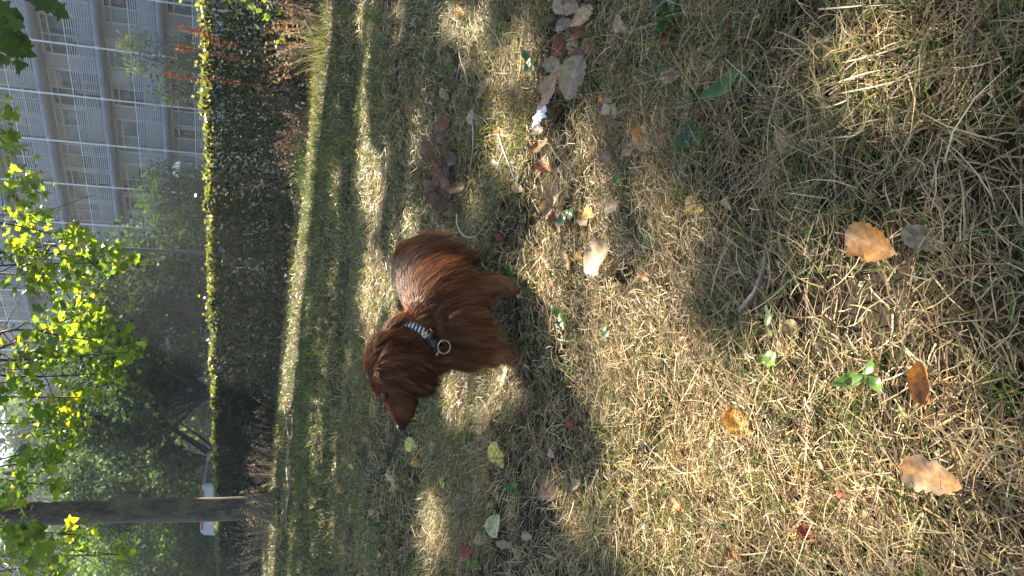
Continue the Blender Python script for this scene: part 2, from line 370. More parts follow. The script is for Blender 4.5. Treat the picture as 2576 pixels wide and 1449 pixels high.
def shade_want(x, y):
    V, yy, w = proj(np.stack([x, y, 0 * np.asarray(x)], -1))
    lit = np.zeros(len(V))
    for (cv, cy, rv, ry, s) in LIT:
        q = ((V - cv) / rv) ** 2 + ((yy - cy) / ry) ** 2
        lit = np.maximum(lit, s * np.clip((1.25 - q) / 0.5, 0, 1))
    lit = np.where(lit > 0.97, lit, lit * np.clip(0.6 + 1.0 * noise2(x, y, 2.6, 71), 0, 1))
    lit = lit * (1 - 0.8 * np.exp(-((V - 1430) / 90) ** 2 - ((yy - 110) / 150) ** 2))
    strip = (765 + 30 - (yy - 450) * (60 / 560.0))            # near edge of the sunlit strip along the hedge
    lit = np.where(V < strip, 1.0, lit)
    lit = np.where((yy > 1040) & (yy < 1330) & (V < 740), 0.3, lit)
    return np.where(w < 0.2, 0.6, 1 - lit)

def lift(x, y, z): return np.stack([x + SDIR[0] / SDIR[2] * z, y + SDIR[1] / SDIR[2] * z, z + 0 * x], -1)

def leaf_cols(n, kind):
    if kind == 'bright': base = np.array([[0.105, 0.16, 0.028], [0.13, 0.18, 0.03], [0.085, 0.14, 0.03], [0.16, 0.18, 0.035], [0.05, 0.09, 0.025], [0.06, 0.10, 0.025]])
    else: base = np.array([[0.06, 0.10, 0.028], [0.05, 0.085, 0.025], [0.08, 0.11, 0.03]])  # darker plane leaves: shade on the corner bough is put into the colour
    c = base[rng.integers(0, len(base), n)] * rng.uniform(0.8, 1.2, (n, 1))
    return c

M['plane_bark'] = None
def plane_bark():
    m, nt, b, out = new_mat('plane_bark'); b.inputs['Roughness'].default_value = 0.85
    tc = node(nt, 'ShaderNodeTexCoord'); mp = node(nt, 'ShaderNodeMapping'); mp.inputs['Scale'].default_value = (1, 1, 0.45)
    nt.links.new(tc.outputs['Object'], mp.inputs['Vector'])
    nz = node(nt, 'ShaderNodeTexNoise', Scale=4.5, Detail=9.0, Roughness=0.68, Distortion=0.25); nt.links.new(mp.outputs[0], nz.inputs['Vector'])
    r = node(nt, 'ShaderNodeValToRGB'); r.color_ramp.interpolation = 'CONSTANT'
    e = r.color_ramp.elements; e[0].position = 0.0; e[0].color = (0.06, 0.044, 0.033, 1); e[1].position = 0.455; e[1].color = (0.095, 0.08, 0.055, 1)
    x = e.new(0.53); x.color = (0.125, 0.115, 0.072, 1); x = e.new(0.64); x.color = (0.17, 0.155, 0.105, 1)
    nt.links.new(nz.outputs[0], r.inputs[0]); nt.links.new(r.outputs[0], b.inputs['Base Color'])
    bp = node(nt, 'ShaderNodeBump', Strength=0.5, Distance=0.03); nt.links.new(nz.outputs[0], bp.inputs['Height']); nt.links.new(bp.outputs[0], b.inputs['Normal'])
    return m
M['plane_bark'] = plane_bark()

def blob_leaves(blobs, dmin, dmax, kind):
    P, Z = [], []
    for (v, y, rv, ry, n) in blobs:
        n = int(n * (2.3 if kind == 'bright' else 1))
        a = rng.normal(0, 0.5, (n, 2)); D = rng.uniform(dmin, dmax) + rng.normal(0, 0.35, n)
        for k in range(n): P.append(aty(v + a[k, 0] * rv, y + a[k, 1] * ry, D[k]))
    return np.array(P)

def limb(P, r0, r1, n=14, seg=8):
    Q = smooth_path(P, n); return tube(Q, np.linspace(r0, r1, n), seg)

# tree 1: the trunk beside the hedge; its low boughs hang across the top of the view
T1 = gnd(692, 1276); T1 = np.array([T1[0], T1[1], 0.0])
tree1 = empty('plane_tree', T1); tag(tree1, 'plane tree with mottled bark standing alone before the hedge, with sunlit hanging boughs', 'tree')
tops = [aty(0, 1296, T1[1]), ]
top_pt = np.array([T1[0] + 0.12, T1[1], 6.5])
path = [(0, 0, -0.1), (0.0, 0, 0.25), (0.01, 0, 1.2), (0.03, 0, 2.6), (0.06, 0, 4.2), (0.10, 0.02, 6.6)]
P_, T_, N_, B_ = frames(smooth_path(path, 60)); seg = 28
a = np.linspace(0, 2 * math.pi, seg, endpoint=False); zz = P_[:, 2]
rr = 0.235 - 0.006 * zz + 0.17 * np.exp(-np.maximum(zz + 0.05, 0) / 0.16)
flare = 1 + (0.22 * np.exp(-np.maximum(zz, 0) / 0.25))[:, None] * np.sin(a * 5 + 1)[None, :] + 0.02 * np.sin(a * 3 + zz[:, None] * 2.1) + 0.02 * np.sin(a * 7 - zz[:, None] * 3)
Vt = P_[:, None] + (rr[:, None] * flare)[..., None] * (np.cos(a)[None, :, None] * N_[:, None] + np.sin(a)[None, :, None] * B_[:, None])
Ft = [[i * seg + j, i * seg + (j + 1) % seg, (i + 1) * seg + (j + 1) % seg, (i + 1) * seg + j] for i in range(len(P_) - 1) for j in range(seg)]
build('trunk', Vt.reshape(-1, 3), Ft, M['plane_bark'], tree1, smooth=True)

bl = blob_leaves(BRIGHT, 8.2, 10.8, 'bright')
# limbs from the trunk forward over the lawn, boughs hanging down to the leaf clusters
def bough(parent, origin, limb_end, subs, r0=0.09):
    mb = MB(); mid = (np.asarray(origin) + limb_end) / 2 + np.array([0, 0, 0.8])
    mb.tube(smooth_path([origin, mid, limb_end], 14), np.linspace(r0, 0.035, 14), 8)
    for s in subs:
        k1 = np.asarray(limb_end) * 0.55 + np.asarray(s) * 0.45 + rng.normal(0, 0.15, 3) + np.array([0, 0, 0.25])
        Q = smooth_path([limb_end, k1, s], 10); mb.tube(Q, np.linspace(0.022, 0.005, 10), 5)
        for q in range(3):
            b0 = Q[rng.integers(4, 9)]; mb.tube(smooth_path([b0, b0 + rng.normal(0, 0.12, 3) + np.array([0, 0, -0.1]), b0 + rng.normal(0, 0.28, 3) + np.array([0, 0, -0.18])], 6), np.linspace(0.007, 0.003, 6), 4)
    o = mb.build('branch', M['twig_dark'], parent, smooth=True); o.matrix_parent_inverse = Matrix.Translation(-parent.location)
cent = [aty(b[0], b[1], 9.5) for b in BRIGHT]
grp = [[0, 1, 2], [3, 4, 5, 6, 7], [8, 9, 10, 12], [11, 13, 15], [14, 16, 17, 19], [18, 20, 21, 22, 23, 24]]
for gi in grp:
    c = np.mean([cent[i] for i in gi], axis=0); end = c + np.array([-0.3, 1.2, 1.5])
    bough(tree1, T1 + np.array([0.08, 0, 5.4 + 0.15 * gi[0] / 5]), end, [cent[i] for i in gi])

def put_leaves(parent, pos, sizes, cols, mat, n_single, rot, order=None):
    """the largest leaves as objects of their own, the rest joined"""
    n = len(pos); order = rng.permutation(n) if order is None else order
    one, rest = order[:n_single], order[n_single:]
    meshes = []
    for k in range(8):
        V = PL_V.copy(); V[:, 2] *= rng.uniform(0.3, 2.0); V[:, 0] *= rng.uniform(0.85, 1.05); V -= np.array([0, 0.4, 0])
        o = build('leaf', V, PL_F, mat, col=np.tile(leaf_cols(1, 'bright' if mat is M['plane_leaf'] else 'dark'), (len(V), 1)), smooth=False); meshes.append(o.data); bpy.data.objects.remove(o)
    inv = Matrix.Translation(-parent.location)
    for i in one:
        o = bpy.data.objects.new('leaf', meshes[rng.integers(0, 8)]); COL.objects.link(o); o.parent = parent; o.matrix_parent_inverse = inv
        Rm = rot[i] * sizes[i]; o.matrix_basis = Matrix([[*Rm[r], pos[i][r]] for r in range(3)] + [[0, 0, 0, 1]])
    V, F, id_ = scatter(PL_V - np.array([0, 0.4, 0]), PL_F, pos[rest], rot[rest], sizes[rest])
    o = build('foliage', V, F, mat, parent, col=cols[rest][id_]); o.matrix_parent_inverse = inv; o['kind'] = 'stuff'
n1 = len(bl); sz = 0.042 + 0.10 * rng.random(n1) ** 1.7
put_leaves(tree1, bl, sz, leaf_cols(n1, 'bright'), M['plane_leaf'], 300, rand_rot(n1, np.abs(rng.normal(0.9, 0.5, n1))))

# tree 2: its trunk stands outside the view to the right; its unseen crown is shaped to shade the lawn
tree2 = empty('plane_tree', (7.6, 13.2, 0)); T2 = np.array([7.6, 13.2, 0.0])
tag(tree2, 'overhanging plane tree beyond the frame, its dark leaves hanging before the building', 'tree')
Vt, Ft = tube(smooth_path([(0, 0, -0.1), (0, 0, 1), (-0.1, 0, 3), (-0.3, 0.1, 5.2), (-0.5, 0.2, 7)], 30), np.linspace(0.27, 0.16, 30), 20)
build('trunk', Vt, Ft, M['plane_bark'], tree2, smooth=True)
NC = 90000
cx = rng.uniform(-7.0, 5.5, NC); cy = rng.uniform(-1.2, 16.5, NC)
clump = noise2(cx, cy, 1.7, 31) * 0.6 + noise2(cx, cy, 4.5, 32) * 0.4
want = shade_want(cx, cy)
keep = (rng.random(NC) < want ** 1.5 * np.clip(0.25 + 2.2 * (clump - 0.28), 0.05, 1)) & (hedge_side(cx, cy) < -1.0)
keep &= (np.abs(cx) < 0.46 * np.maximum(cy, 0) + 1.6)
cx, cy = cx[keep], cy[keep]
cz = rng.uniform(4.6, 7.5, len(cx)); Pc = lift(cx, cy, cz)
for _ in range(8):
    Vp, yp, wp = proj(Pc); vis = (Vp > -60) & (yp > -150) & (yp < 1600)
    cz = np.where(vis, cz + 0.7, cz); Pc = lift(cx, cy, cz)
# leave the sun on the hanging boughs: no crown leaf whose shadow lands on them
t_ = (Pc[:, 1] - 9.5) / SDIR[1]; hit = Pc - t_[:, None] * SDIR; Vh, yh, wh = proj(hit)
ok = np.ones(len(Pc), bool)
for (v, y, rv, ry, n) in BRIGHT: ok &= ~((((Vh - v) / (rv * 1.3)) ** 2 + ((yh - y) / (ry * 1.4)) ** 2) < 1) | (rng.random(len(Pc)) < 0.22)
Pc = Pc[ok]; n2 = len(Pc)
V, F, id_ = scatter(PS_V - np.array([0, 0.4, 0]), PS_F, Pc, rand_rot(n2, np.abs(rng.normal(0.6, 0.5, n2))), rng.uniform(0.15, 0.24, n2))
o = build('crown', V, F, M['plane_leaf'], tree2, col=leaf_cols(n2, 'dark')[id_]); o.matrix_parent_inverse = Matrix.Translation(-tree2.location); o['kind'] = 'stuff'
print('crown leaves', n2)
mb = MB(); top2 = T2 + np.array([-0.5, 0.2, 7.0])
for k in range(16):
    e = Pc[rng.integers(0, n2)]; mb.tube(smooth_path([top2 - np.array([0, 0, rng.uniform(0, 1.5)]), (top2 + e) / 2 + np.array([0, 0, 0.7]), e], 12), np.linspace(0.09, 0.012, 12), 6)
o = mb.build('branch', M['twig_dark'], tree2, smooth=True); o.matrix_parent_inverse = Matrix.Translation(-tree2.location)
dk = blob_leaves(DARK, 6.2, 7.0, 'dark'); nd = len(dk)
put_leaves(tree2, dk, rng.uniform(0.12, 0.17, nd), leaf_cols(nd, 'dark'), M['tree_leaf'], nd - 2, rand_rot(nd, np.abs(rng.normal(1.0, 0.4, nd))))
mb = MB()
for (v, y, *_r) in DARK:
    e = aty(v, y, 6.6); mb.tube(smooth_path([aty(-260, y - 120, 8.0), aty(-120, y - 60, 7.2), e], 10), np.linspace(0.02, 0.004, 10), 5)
o = mb.build('branch', M['twig_dark'], tree2, smooth=True); o.matrix_parent_inverse = Matrix.Translation(-tree2.location)
# leaves added above the dark bough to keep the sun off it
e0 = np.array([aty(rng.uniform(-20, 150), rng.uniform(-60, 170), 6.6) for _ in range(260)]); e0 = e0 + SDIR * rng.uniform(1.2, 3.0, (260, 1))
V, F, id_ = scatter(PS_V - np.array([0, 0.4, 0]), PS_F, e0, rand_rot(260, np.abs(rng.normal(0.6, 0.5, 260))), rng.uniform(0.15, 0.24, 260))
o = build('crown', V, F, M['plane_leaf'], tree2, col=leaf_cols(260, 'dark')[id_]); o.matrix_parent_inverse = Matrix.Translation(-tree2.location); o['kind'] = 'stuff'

# ------------------------------------------------------------------ hedge
hedge = empty('hedge', tuple(H0)); tag(hedge, 'long clipped ivy-leaved hedge with a sunlit top running across behind the lawn', 'hedge')
HINV = Matrix.Translation(-hedge.location)
def hedge_cols(n):
    b = np.array([[0.045, 0.075, 0.022], [0.06, 0.09, 0.025], [0.035, 0.06, 0.02], [0.085, 0.11, 0.03], [0.12, 0.10, 0.03], [0.14, 0.06, 0.02]])
    return b[rng.choice(6, n, p=[0.33, 0.3, 0.2, 0.12, 0.03, 0.02])] * rng.uniform(0.75, 1.25, (n, 1))
def hedge_leaf_positions(n, t0, t1, shell):
    t = t0 + (t1 - t0) * rng.random(n)
    if shell == 'near': nn = 0.02 + np.abs(rng.normal(0, 0.10, n)); z = HEDGE_H * rng.random(n) ** 1.1
    elif shell == 'far': nn = 0.68 - np.abs(rng.normal(0, 0.10, n)); z = rng.uniform(0.0, HEDGE_H, n)
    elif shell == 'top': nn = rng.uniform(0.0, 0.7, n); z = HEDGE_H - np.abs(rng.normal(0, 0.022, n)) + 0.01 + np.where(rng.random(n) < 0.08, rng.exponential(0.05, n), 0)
    else: nn = rng.uniform(0.08, 0.6, n); z = HEDGE_H * rng.random(n) ** 1.25
    wob = 0.05 * np.sin(t * 2.3) + 0.04 * np.sin(t * 5.1 + 1) + 0.08 * (noise2(t, z * 2, 1.5, 41) - 0.5)
    top = 0.025 * np.sin(t * 3.7 + 0.4) + 0.02 * np.sin(t * 9.1) + 0.05 * (noise2(t, t * 0 + 3, 6.0, 43) - 0.5)
    z = z + np.where(z > HEDGE_H - 0.25, top, 0)
    return H0 + t[:, None] * HD + (nn + wob)[:, None] * HN + np.stack([0 * z, 0 * z, z], 1)
hp, hs, htop = [], [], []
for (t0, t1, k, s0, s1) in [(-5, 2, 1.0, 0.035, 0.065), (2, 9, 0.75, 0.045, 0.075), (9, 24, 0.75, 0.055, 0.10)]:
    for shell, m in (('near', 9200), ('far', 3800), ('top', 3000), ('in', 6500)):
        n = int(m * k * (2.0 if t0 == 9 else 1)); hp.append(hedge_leaf_positions(n, t0, t1, shell)); hs.append(rng.uniform(s0, s1, n)); htop.append(np.full(n, shell == 'top'))
hp = np.concatenate(hp); hs = np.concatenate(hs); nh = len(hp)
IV_V = np.array([(0, 0, 0), (0.42, 0.12, 0.05), (0.40, 0.42, 0.05), (0, 1, -0.05), (-0.40, 0.42, 0.05), (-0.42, 0.12, 0.05)]); IV_F = np.array([(0, 1, 2), (0, 2, 3), (0, 3, 4), (0, 4, 5)])
htop = np.concatenate(htop)
for sel, mt, nm_, cs in ((~htop, 'hedge_leaf', 'foliage', 0.36), (htop, 'hedge_lit_rim', 'painted_sun_rim', 1.0)):
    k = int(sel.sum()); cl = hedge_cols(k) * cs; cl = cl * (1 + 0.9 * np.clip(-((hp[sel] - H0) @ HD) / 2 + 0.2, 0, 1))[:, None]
    if nm_ == 'painted_sun_rim': cl = np.array([[0.11, 0.15, 0.04], [0.15, 0.18, 0.05], [0.07, 0.11, 0.035], [0.20, 0.17, 0.07]])[rng.integers(0, 4, k)] * rng.uniform(0.7, 1.2, (k, 1))  # lighter, yellower top leaves: the sunlit rim is put into their colour
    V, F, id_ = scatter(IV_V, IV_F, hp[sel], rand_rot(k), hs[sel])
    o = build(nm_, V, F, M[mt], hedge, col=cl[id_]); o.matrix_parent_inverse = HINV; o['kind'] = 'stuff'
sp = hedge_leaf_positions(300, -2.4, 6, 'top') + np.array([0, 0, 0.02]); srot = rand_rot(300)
ivs = []
for k in range(6):
    o = build('leaf', IV_V, IV_F, M['hedge_lit_rim'], col=np.tile(np.array([[0.13, 0.16, 0.045]]) * rng.uniform(0.7, 1.3), (6, 1))); ivs.append(o.data); bpy.data.objects.remove(o)
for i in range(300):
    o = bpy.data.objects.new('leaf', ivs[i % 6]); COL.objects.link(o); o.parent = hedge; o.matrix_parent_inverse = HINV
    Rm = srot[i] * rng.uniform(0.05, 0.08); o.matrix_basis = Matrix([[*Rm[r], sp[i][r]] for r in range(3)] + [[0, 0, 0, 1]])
mb = MB()
for t in np.arange(-5, 24, 0.22):
    b = hedge_pt(t + rng.normal(0, 0.05), 0.35 + rng.normal(0, 0.08)); tp = b + np.array([rng.normal(0, 0.15), rng.normal(0, 0.15), HEDGE_H - 0.15])
    mb.tube(smooth_path([b, (b + tp) / 2 + rng.normal(0, 0.05, 3), tp], 6), np.linspace(0.018, 0.006, 6), 5)
    for q in range(3):
        s = b + (tp - b) * rng.uniform(0.15, 0.8); mb.tube(smooth_path([s, s + rng.normal(0, 0.12, 3), s + rng.normal(0, 0.22, 3) + [0, 0, 0.12]], 5), np.linspace(0.007, 0.003, 5), 4)
o = mb.build('stems', M['twig_dark'], hedge, smooth=True); o.matrix_parent_inverse = HINV
# ------------------------------------------------------------------ apartment building (facade surveyed from its posts and slabs)
AZ = rad(-44.37); FD = np.array([math.sin(AZ), math.cos(AZ), 0.0]); FN = np.array([FD[1], -FD[0], 0.0]); FK = 39.2; UP = np.array([0, 0, 1.0])
def fp(s, d, z): return FD * s + FN * (FK + d) + UP * z            # s along the facade, d behind the slab edge, z up
M['slab'] = plain('painted_concrete', (0.17, 0.20, 0.26), 0.7, noise=0.12, nscale=1.5)
M['soffit'] = plain('soffit_plaster', (0.19, 0.19, 0.20), 0.9, noise=0.1, nscale=2)
M['wall_beige'] = plain('beige_render', (0.20, 0.195, 0.195), 0.9, noise=0.08, nscale=3)
M['frame_beige'] = plain('beige_window_frame', (0.40, 0.34, 0.29), 0.55)
M['white_metal'] = plain('white_metal', (0.70, 0.73, 0.76), 0.45, noise=0.06, nscale=4)
M['slat'] = plain('pale_slat', (0.34, 0.39, 0.43), 0.55, noise=0.08, nscale=3)
M['panel'] = plain('pale_panel', (0.20, 0.24, 0.25), 0.6, noise=0.1, nscale=2)
M['dark_gap'] = plain('dark_gap', (0.03, 0.035, 0.035), 0.9)
M['glass'] = plain('window_glass', (0.02, 0.028, 0.03), 0.08, spec=0.5, noise=0.3, nscale=0.8)
M['blind'] = plain('green_grey_blind', (0.11, 0.15, 0.155), 0.35, spec=0.4)
M['roller_pale'] = plain('pale_roller_blind', (0.30, 0.32, 0.33), 0.8, noise=0.1, nscale=5); M['roller_warm'] = plain('warm_roller_blind', (0.24, 0.20, 0.17), 0.8, noise=0.1, nscale=5)
bld = empty('apartment_building', tuple(fp(40, 0, 0))); tag(bld, 'pale apartment building with white posts, grey floor slabs and slatted balcony balustrades', 'building')
BINV = Matrix.Translation(-bld.location)
def bpart(mb, name, mat, parent=None):
    o = mb.build(name, mat, parent or bld); o.matrix_parent_inverse = BINV if parent is None else Matrix.Identity(4); return o
S0, S1 = 14.9, 60.7
SLABZ = [-0.27, 2.70, 5.69, 8.66, 11.64, 14.62, 17.60, 20.58, 23.56]
SFULL = 60.7
for z in SLABZ[1:]:
    S1 = 39.3 if z > 18 else SFULL          # unseen top storeys, stepped so they shade only the middle trees
    mb = MB(); mb.box(fp((S0 + S1) / 2, 0.5, z + 0.135), FD * (S1 - S0), FN * 1.0, UP * 0.27); bpart(mb, 'floor_slab', M['slab'])
    mb = MB(); mb.box(fp((S0 + S1) / 2, 0.55, z - 0.012), FD * (S1 - S0 - 0.1), FN * 0.9, UP * 0.02); bpart(mb, 'soffit', M['soffit'])
    mb = MB()
    for s in np.arange(S0 + 0.5, S1, 0.76): mb.tube([fp(s, -0.012, z + 0.14), fp(s, 0.004, z + 0.14)], 0.022, 6)
    bpart(mb, 'fixing_bolts', M['dark_gap'])
for (s1_, za, zb) in ((SFULL, -0.1, 18.5), (39.3, 18.5, 24.4)):
    mb = MB(); mb.box(fp((S0 + s1_) / 2, 1.35, (za + zb) / 2), FD * (s1_ - S0), FN * 0.5, UP * (zb - za)); bpart(mb, 'wall', M['wall_beige'])
    mb = MB(); mb.box(fp((S0 + s1_) / 2, 7.2, (za + zb) / 2), FD * (s1_ - S0 - 0.02), FN * 9.0, UP * (zb - za - 0.01)); bpart(mb, 'wall', M['wall_beige'])
S1 = SFULL
posts = [14.9 + 3.045 * k for k in range(16)]
for s in posts:
    mb = MB(); mb.tube([fp(s, -0.06, -0.06), fp(s, -0.06, 9.0), fp(s, -0.06, 24.6 if s < 39.4 else 18.6)], 0.045, 8)
    for z in [q for q in SLABZ[1:] if q < 18 or s < 39.4]: mb.box(fp(s, -0.03, z + 0.13), FD * 0.13, FN * 0.16, UP * 0.11)
    bpart(mb, 'post', M['white_metal'])
wr = np.random.default_rng(5)
for fi in range(len(SLABZ) - 1):
    zf = SLABZ[fi] + 0.27; zc = SLABZ[fi + 1]; S1 = 39.3 if zf > 18 or zc > 18 else SFULL
    # balustrade
    if fi > 0:
        mb = MB(); mb.tube([fp(S0, 0.03, zf + 1.26), fp(S1, 0.03, zf + 1.26)], 0.022, 6); bpart(mb, 'handrail', M['white_metal'])
        for b in range(8 if S1 < 40 else 15):
            a0, a1 = posts[b] + 0.08, posts[b + 1] - 0.08
            mb = MB()
            for k in range(11): mb.box(fp((a0 + a1) / 2, 0.10, zf + 0.10 + k * 0.105), FD * (a1 - a0), FN * 0.035, UP * 0.048)
            for q in (0.25, 0.75): mb.box(fp(a0 + (a1 - a0) * q, 0.13, zf + 0.64), FD * 0.035, FN * 0.02, UP * 1.24)
            o = bpart(mb, 'balustrade_slats', M['slat'])
    # windows, about two per bay: beige frame, narrow transom above, two panes, pale lower panel
    s = S0 + 0.2
    while s < S1 - 2.2:
        w = wr.choice([1.5, 2.25, 2.25, 1.7]); pier = wr.choice([0.18, 0.18, 0.9])
        z0, z1 = zf + 0.02, zc - 0.16
        fr = MB()
        for zz_, hh in ((z1, 0.09), (z1 - 0.33, 0.06), (zf + 0.95, 0.08), (z0 + 0.05, 0.08)): fr.box(fp(s + w / 2, 1.05, zz_), FD * w, FN * 0.12, UP * hh)
        for q in (0, 0.5 if w > 2 else 0.42, 1): fr.box(fp(s + w * q, 1.055, (z0 + z1) / 2), FD * (0.11 if q in (0, 1) else 0.055), FN * 0.11, UP * (z1 - z0))
        win = bpart(fr, 'window', M['frame_beige'])
        for (q0, q1) in ((0, 0.5 if w > 2 else 0.42), (0.5 if w > 2 else 0.42, 1)):
            mg = MB(); mg.box(fp(s + w * (q0 + q1) / 2, 1.08, (z1 + zf + 0.95) / 2), FD * (w * (q1 - q0) - 0.02), FN * 0.03, UP * (z1 - zf - 0.97))
            o = bpart(mg, 'pane', M['blind'] if wr.random() < 0.3 else M['glass'], win)
            if wr.random() < 0.45:
                hb = (z1 - zf - 0.97) * wr.choice([0.35, 0.6, 0.9]); md_ = MB(); md_.box(fp(s + w * (q0 + q1) / 2, 1.058, z1 - 0.03 - hb / 2), FD * (w * (q1 - q0) - 0.10), FN * 0.012, UP * hb); bpart(md_, 'blind', M[wr.choice(['roller_pale', 'blind', 'roller_warm'])], win)
        mg = MB(); mg.box(fp(s + w / 2, 1.085, zf + 0.5), FD * (w - 0.05), FN * 0.03, UP * 0.84); bpart(mg, 'lower_panel', M['panel'] if wr.random() < 0.7 else M['dark_gap'], win)
        s += w + pier
S1 = SFULL
# end balcony fin seen below the top storeys
mb = MB(); zt = 14.62
for z in (11.64, 14.62):
    mb.box(fp(S1 + 0.04, 1.2, z - 0.75), FD * 0.06, FN * 1.9, UP * 1.4)
bpart(mb, 'end_wall', M['wall_beige'])

# ------------------------------------------------------------------ trees beyond the hedge
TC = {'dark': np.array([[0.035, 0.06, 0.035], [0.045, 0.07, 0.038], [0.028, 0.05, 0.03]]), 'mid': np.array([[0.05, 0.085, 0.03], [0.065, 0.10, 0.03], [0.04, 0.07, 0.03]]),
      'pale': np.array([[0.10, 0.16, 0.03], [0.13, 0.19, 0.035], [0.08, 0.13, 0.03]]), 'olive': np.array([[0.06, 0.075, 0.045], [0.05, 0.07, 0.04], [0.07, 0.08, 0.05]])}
def bg_tree(name, label, V, y, D, top_z, low_z, rx, kind, n, leaf, trunk_r=0.12, fork=True, group='trees between hedge and building', droop=0.0):
    b = aty(V, y, D); b = np.array([b[0], b[1], -0.06]); t = empty(name, tuple(b)); tag(t, label, 'tree', group); inv = Matrix.Translation(-t.location)
    mb = MB(); fz = max(low_z * 0.75, 0.9)
    mb.tube(smooth_path([b, b + [0.05, 0, fz * 0.6], b + [0.0, 0, fz]], 8), np.linspace(trunk_r * 1.25, trunk_r, 8), 10)
    o = mb.build('trunk', M['bark_dark'], t, smooth=True); o.matrix_parent_inverse = inv
    cz = (top_z + low_z) / 2; hz = (top_z - low_z) / 2
    lobes = []
    for k in range(26):
        u = rng.normal(0, 1, 3); u /= np.linalg.norm(u); q = rng.uniform(0.45, 0.95)
        lobes.append((b + np.array([u[0] * rx * q, u[1] * rx * q, cz + u[2] * hz * q]), rng.uniform(0.22, 0.42) * rx))
    mb = MB(); f0 = b + [0, 0, fz]
    for k in range(9 if fork else 5):
        e = lobes[k][0]; m1 = f0 * 0.5 + e * 0.5 + rng.normal(0, 0.25, 3) - [0, 0, 0.2]
        mb.tube(smooth_path([f0 - [0, 0, rng.uniform(0, 0.5)], m1, e], 10), np.linspace(trunk_r * 0.55, 0.015, 10), 6)
    o = mb.build('branch', M['bark_dark'], t, smooth=True); o.matrix_parent_inverse = inv
    li = rng.integers(0, len(lobes), n); ctr = np.array([l[0] for l in lobes])[li]; rad_ = np.array([l[1] for l in lobes])[li]
    u = rng.normal(0, 1, (n, 3)); u /= np.linalg.norm(u, axis=1)[:, None]
    P = ctr + u * (rad_ * rng.uniform(0.25, 1.05, n) ** 0.6)[:, None] * np.array([1, 1, 0.8])
    P[:, 2] = np.maximum(P[:, 2], 0.3); P[:, 2] -= droop * rng.random(n) * 0.6
    c = TC[kind][rng.integers(0, 3, n)] * rng.uniform(0.7, 1.25, (n, 1))
    tl = np.abs(rng.normal(0.8, 0.5, n)) if droop == 0 else np.abs(rng.normal(1.4, 0.3, n))
    Vv, F, id_ = scatter(DI_V * (np.array([1, 1, 1]) if droop == 0 else np.array([0.5, 1.4, 1])), DI_F, P, rand_rot(n, tl), rng.uniform(leaf * 0.7, leaf * 1.3, n))
    o = build('crown', Vv, F, M['tree_leaf'], t, col=c[id_]); o.matrix_parent_inverse = inv; o['kind'] = 'stuff'
    return t
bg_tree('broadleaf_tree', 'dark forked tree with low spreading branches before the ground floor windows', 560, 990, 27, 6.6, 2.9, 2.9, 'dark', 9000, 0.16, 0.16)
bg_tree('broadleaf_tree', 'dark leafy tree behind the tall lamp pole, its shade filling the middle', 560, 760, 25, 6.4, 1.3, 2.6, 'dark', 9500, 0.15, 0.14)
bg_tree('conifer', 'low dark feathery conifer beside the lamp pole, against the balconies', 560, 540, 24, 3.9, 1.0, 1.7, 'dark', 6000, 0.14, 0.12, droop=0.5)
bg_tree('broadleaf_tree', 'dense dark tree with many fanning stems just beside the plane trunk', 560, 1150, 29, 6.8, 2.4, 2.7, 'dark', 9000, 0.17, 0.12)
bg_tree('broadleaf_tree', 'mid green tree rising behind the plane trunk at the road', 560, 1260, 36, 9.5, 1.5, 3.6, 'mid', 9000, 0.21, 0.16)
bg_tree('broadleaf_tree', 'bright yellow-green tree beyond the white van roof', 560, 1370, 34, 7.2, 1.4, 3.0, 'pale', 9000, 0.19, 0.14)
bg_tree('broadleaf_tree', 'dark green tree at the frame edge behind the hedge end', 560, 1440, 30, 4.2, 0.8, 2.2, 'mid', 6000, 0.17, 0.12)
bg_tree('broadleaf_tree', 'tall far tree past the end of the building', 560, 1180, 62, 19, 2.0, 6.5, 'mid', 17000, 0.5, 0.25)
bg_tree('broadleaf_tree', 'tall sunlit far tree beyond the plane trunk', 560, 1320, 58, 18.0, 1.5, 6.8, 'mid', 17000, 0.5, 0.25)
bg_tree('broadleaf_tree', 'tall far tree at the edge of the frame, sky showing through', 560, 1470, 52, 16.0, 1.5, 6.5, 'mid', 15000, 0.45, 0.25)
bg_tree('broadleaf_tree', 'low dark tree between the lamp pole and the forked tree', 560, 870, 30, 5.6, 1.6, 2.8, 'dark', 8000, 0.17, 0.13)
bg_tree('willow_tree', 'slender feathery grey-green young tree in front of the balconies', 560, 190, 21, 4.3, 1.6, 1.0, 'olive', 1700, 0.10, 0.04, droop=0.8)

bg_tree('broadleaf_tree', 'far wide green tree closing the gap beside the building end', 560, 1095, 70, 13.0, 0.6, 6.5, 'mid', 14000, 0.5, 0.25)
bg_tree('broadleaf_tree', 'round green tree behind the white van', 560, 1215, 44, 6.5, 0.5, 4.0, 'mid', 10000, 0.3, 0.18)
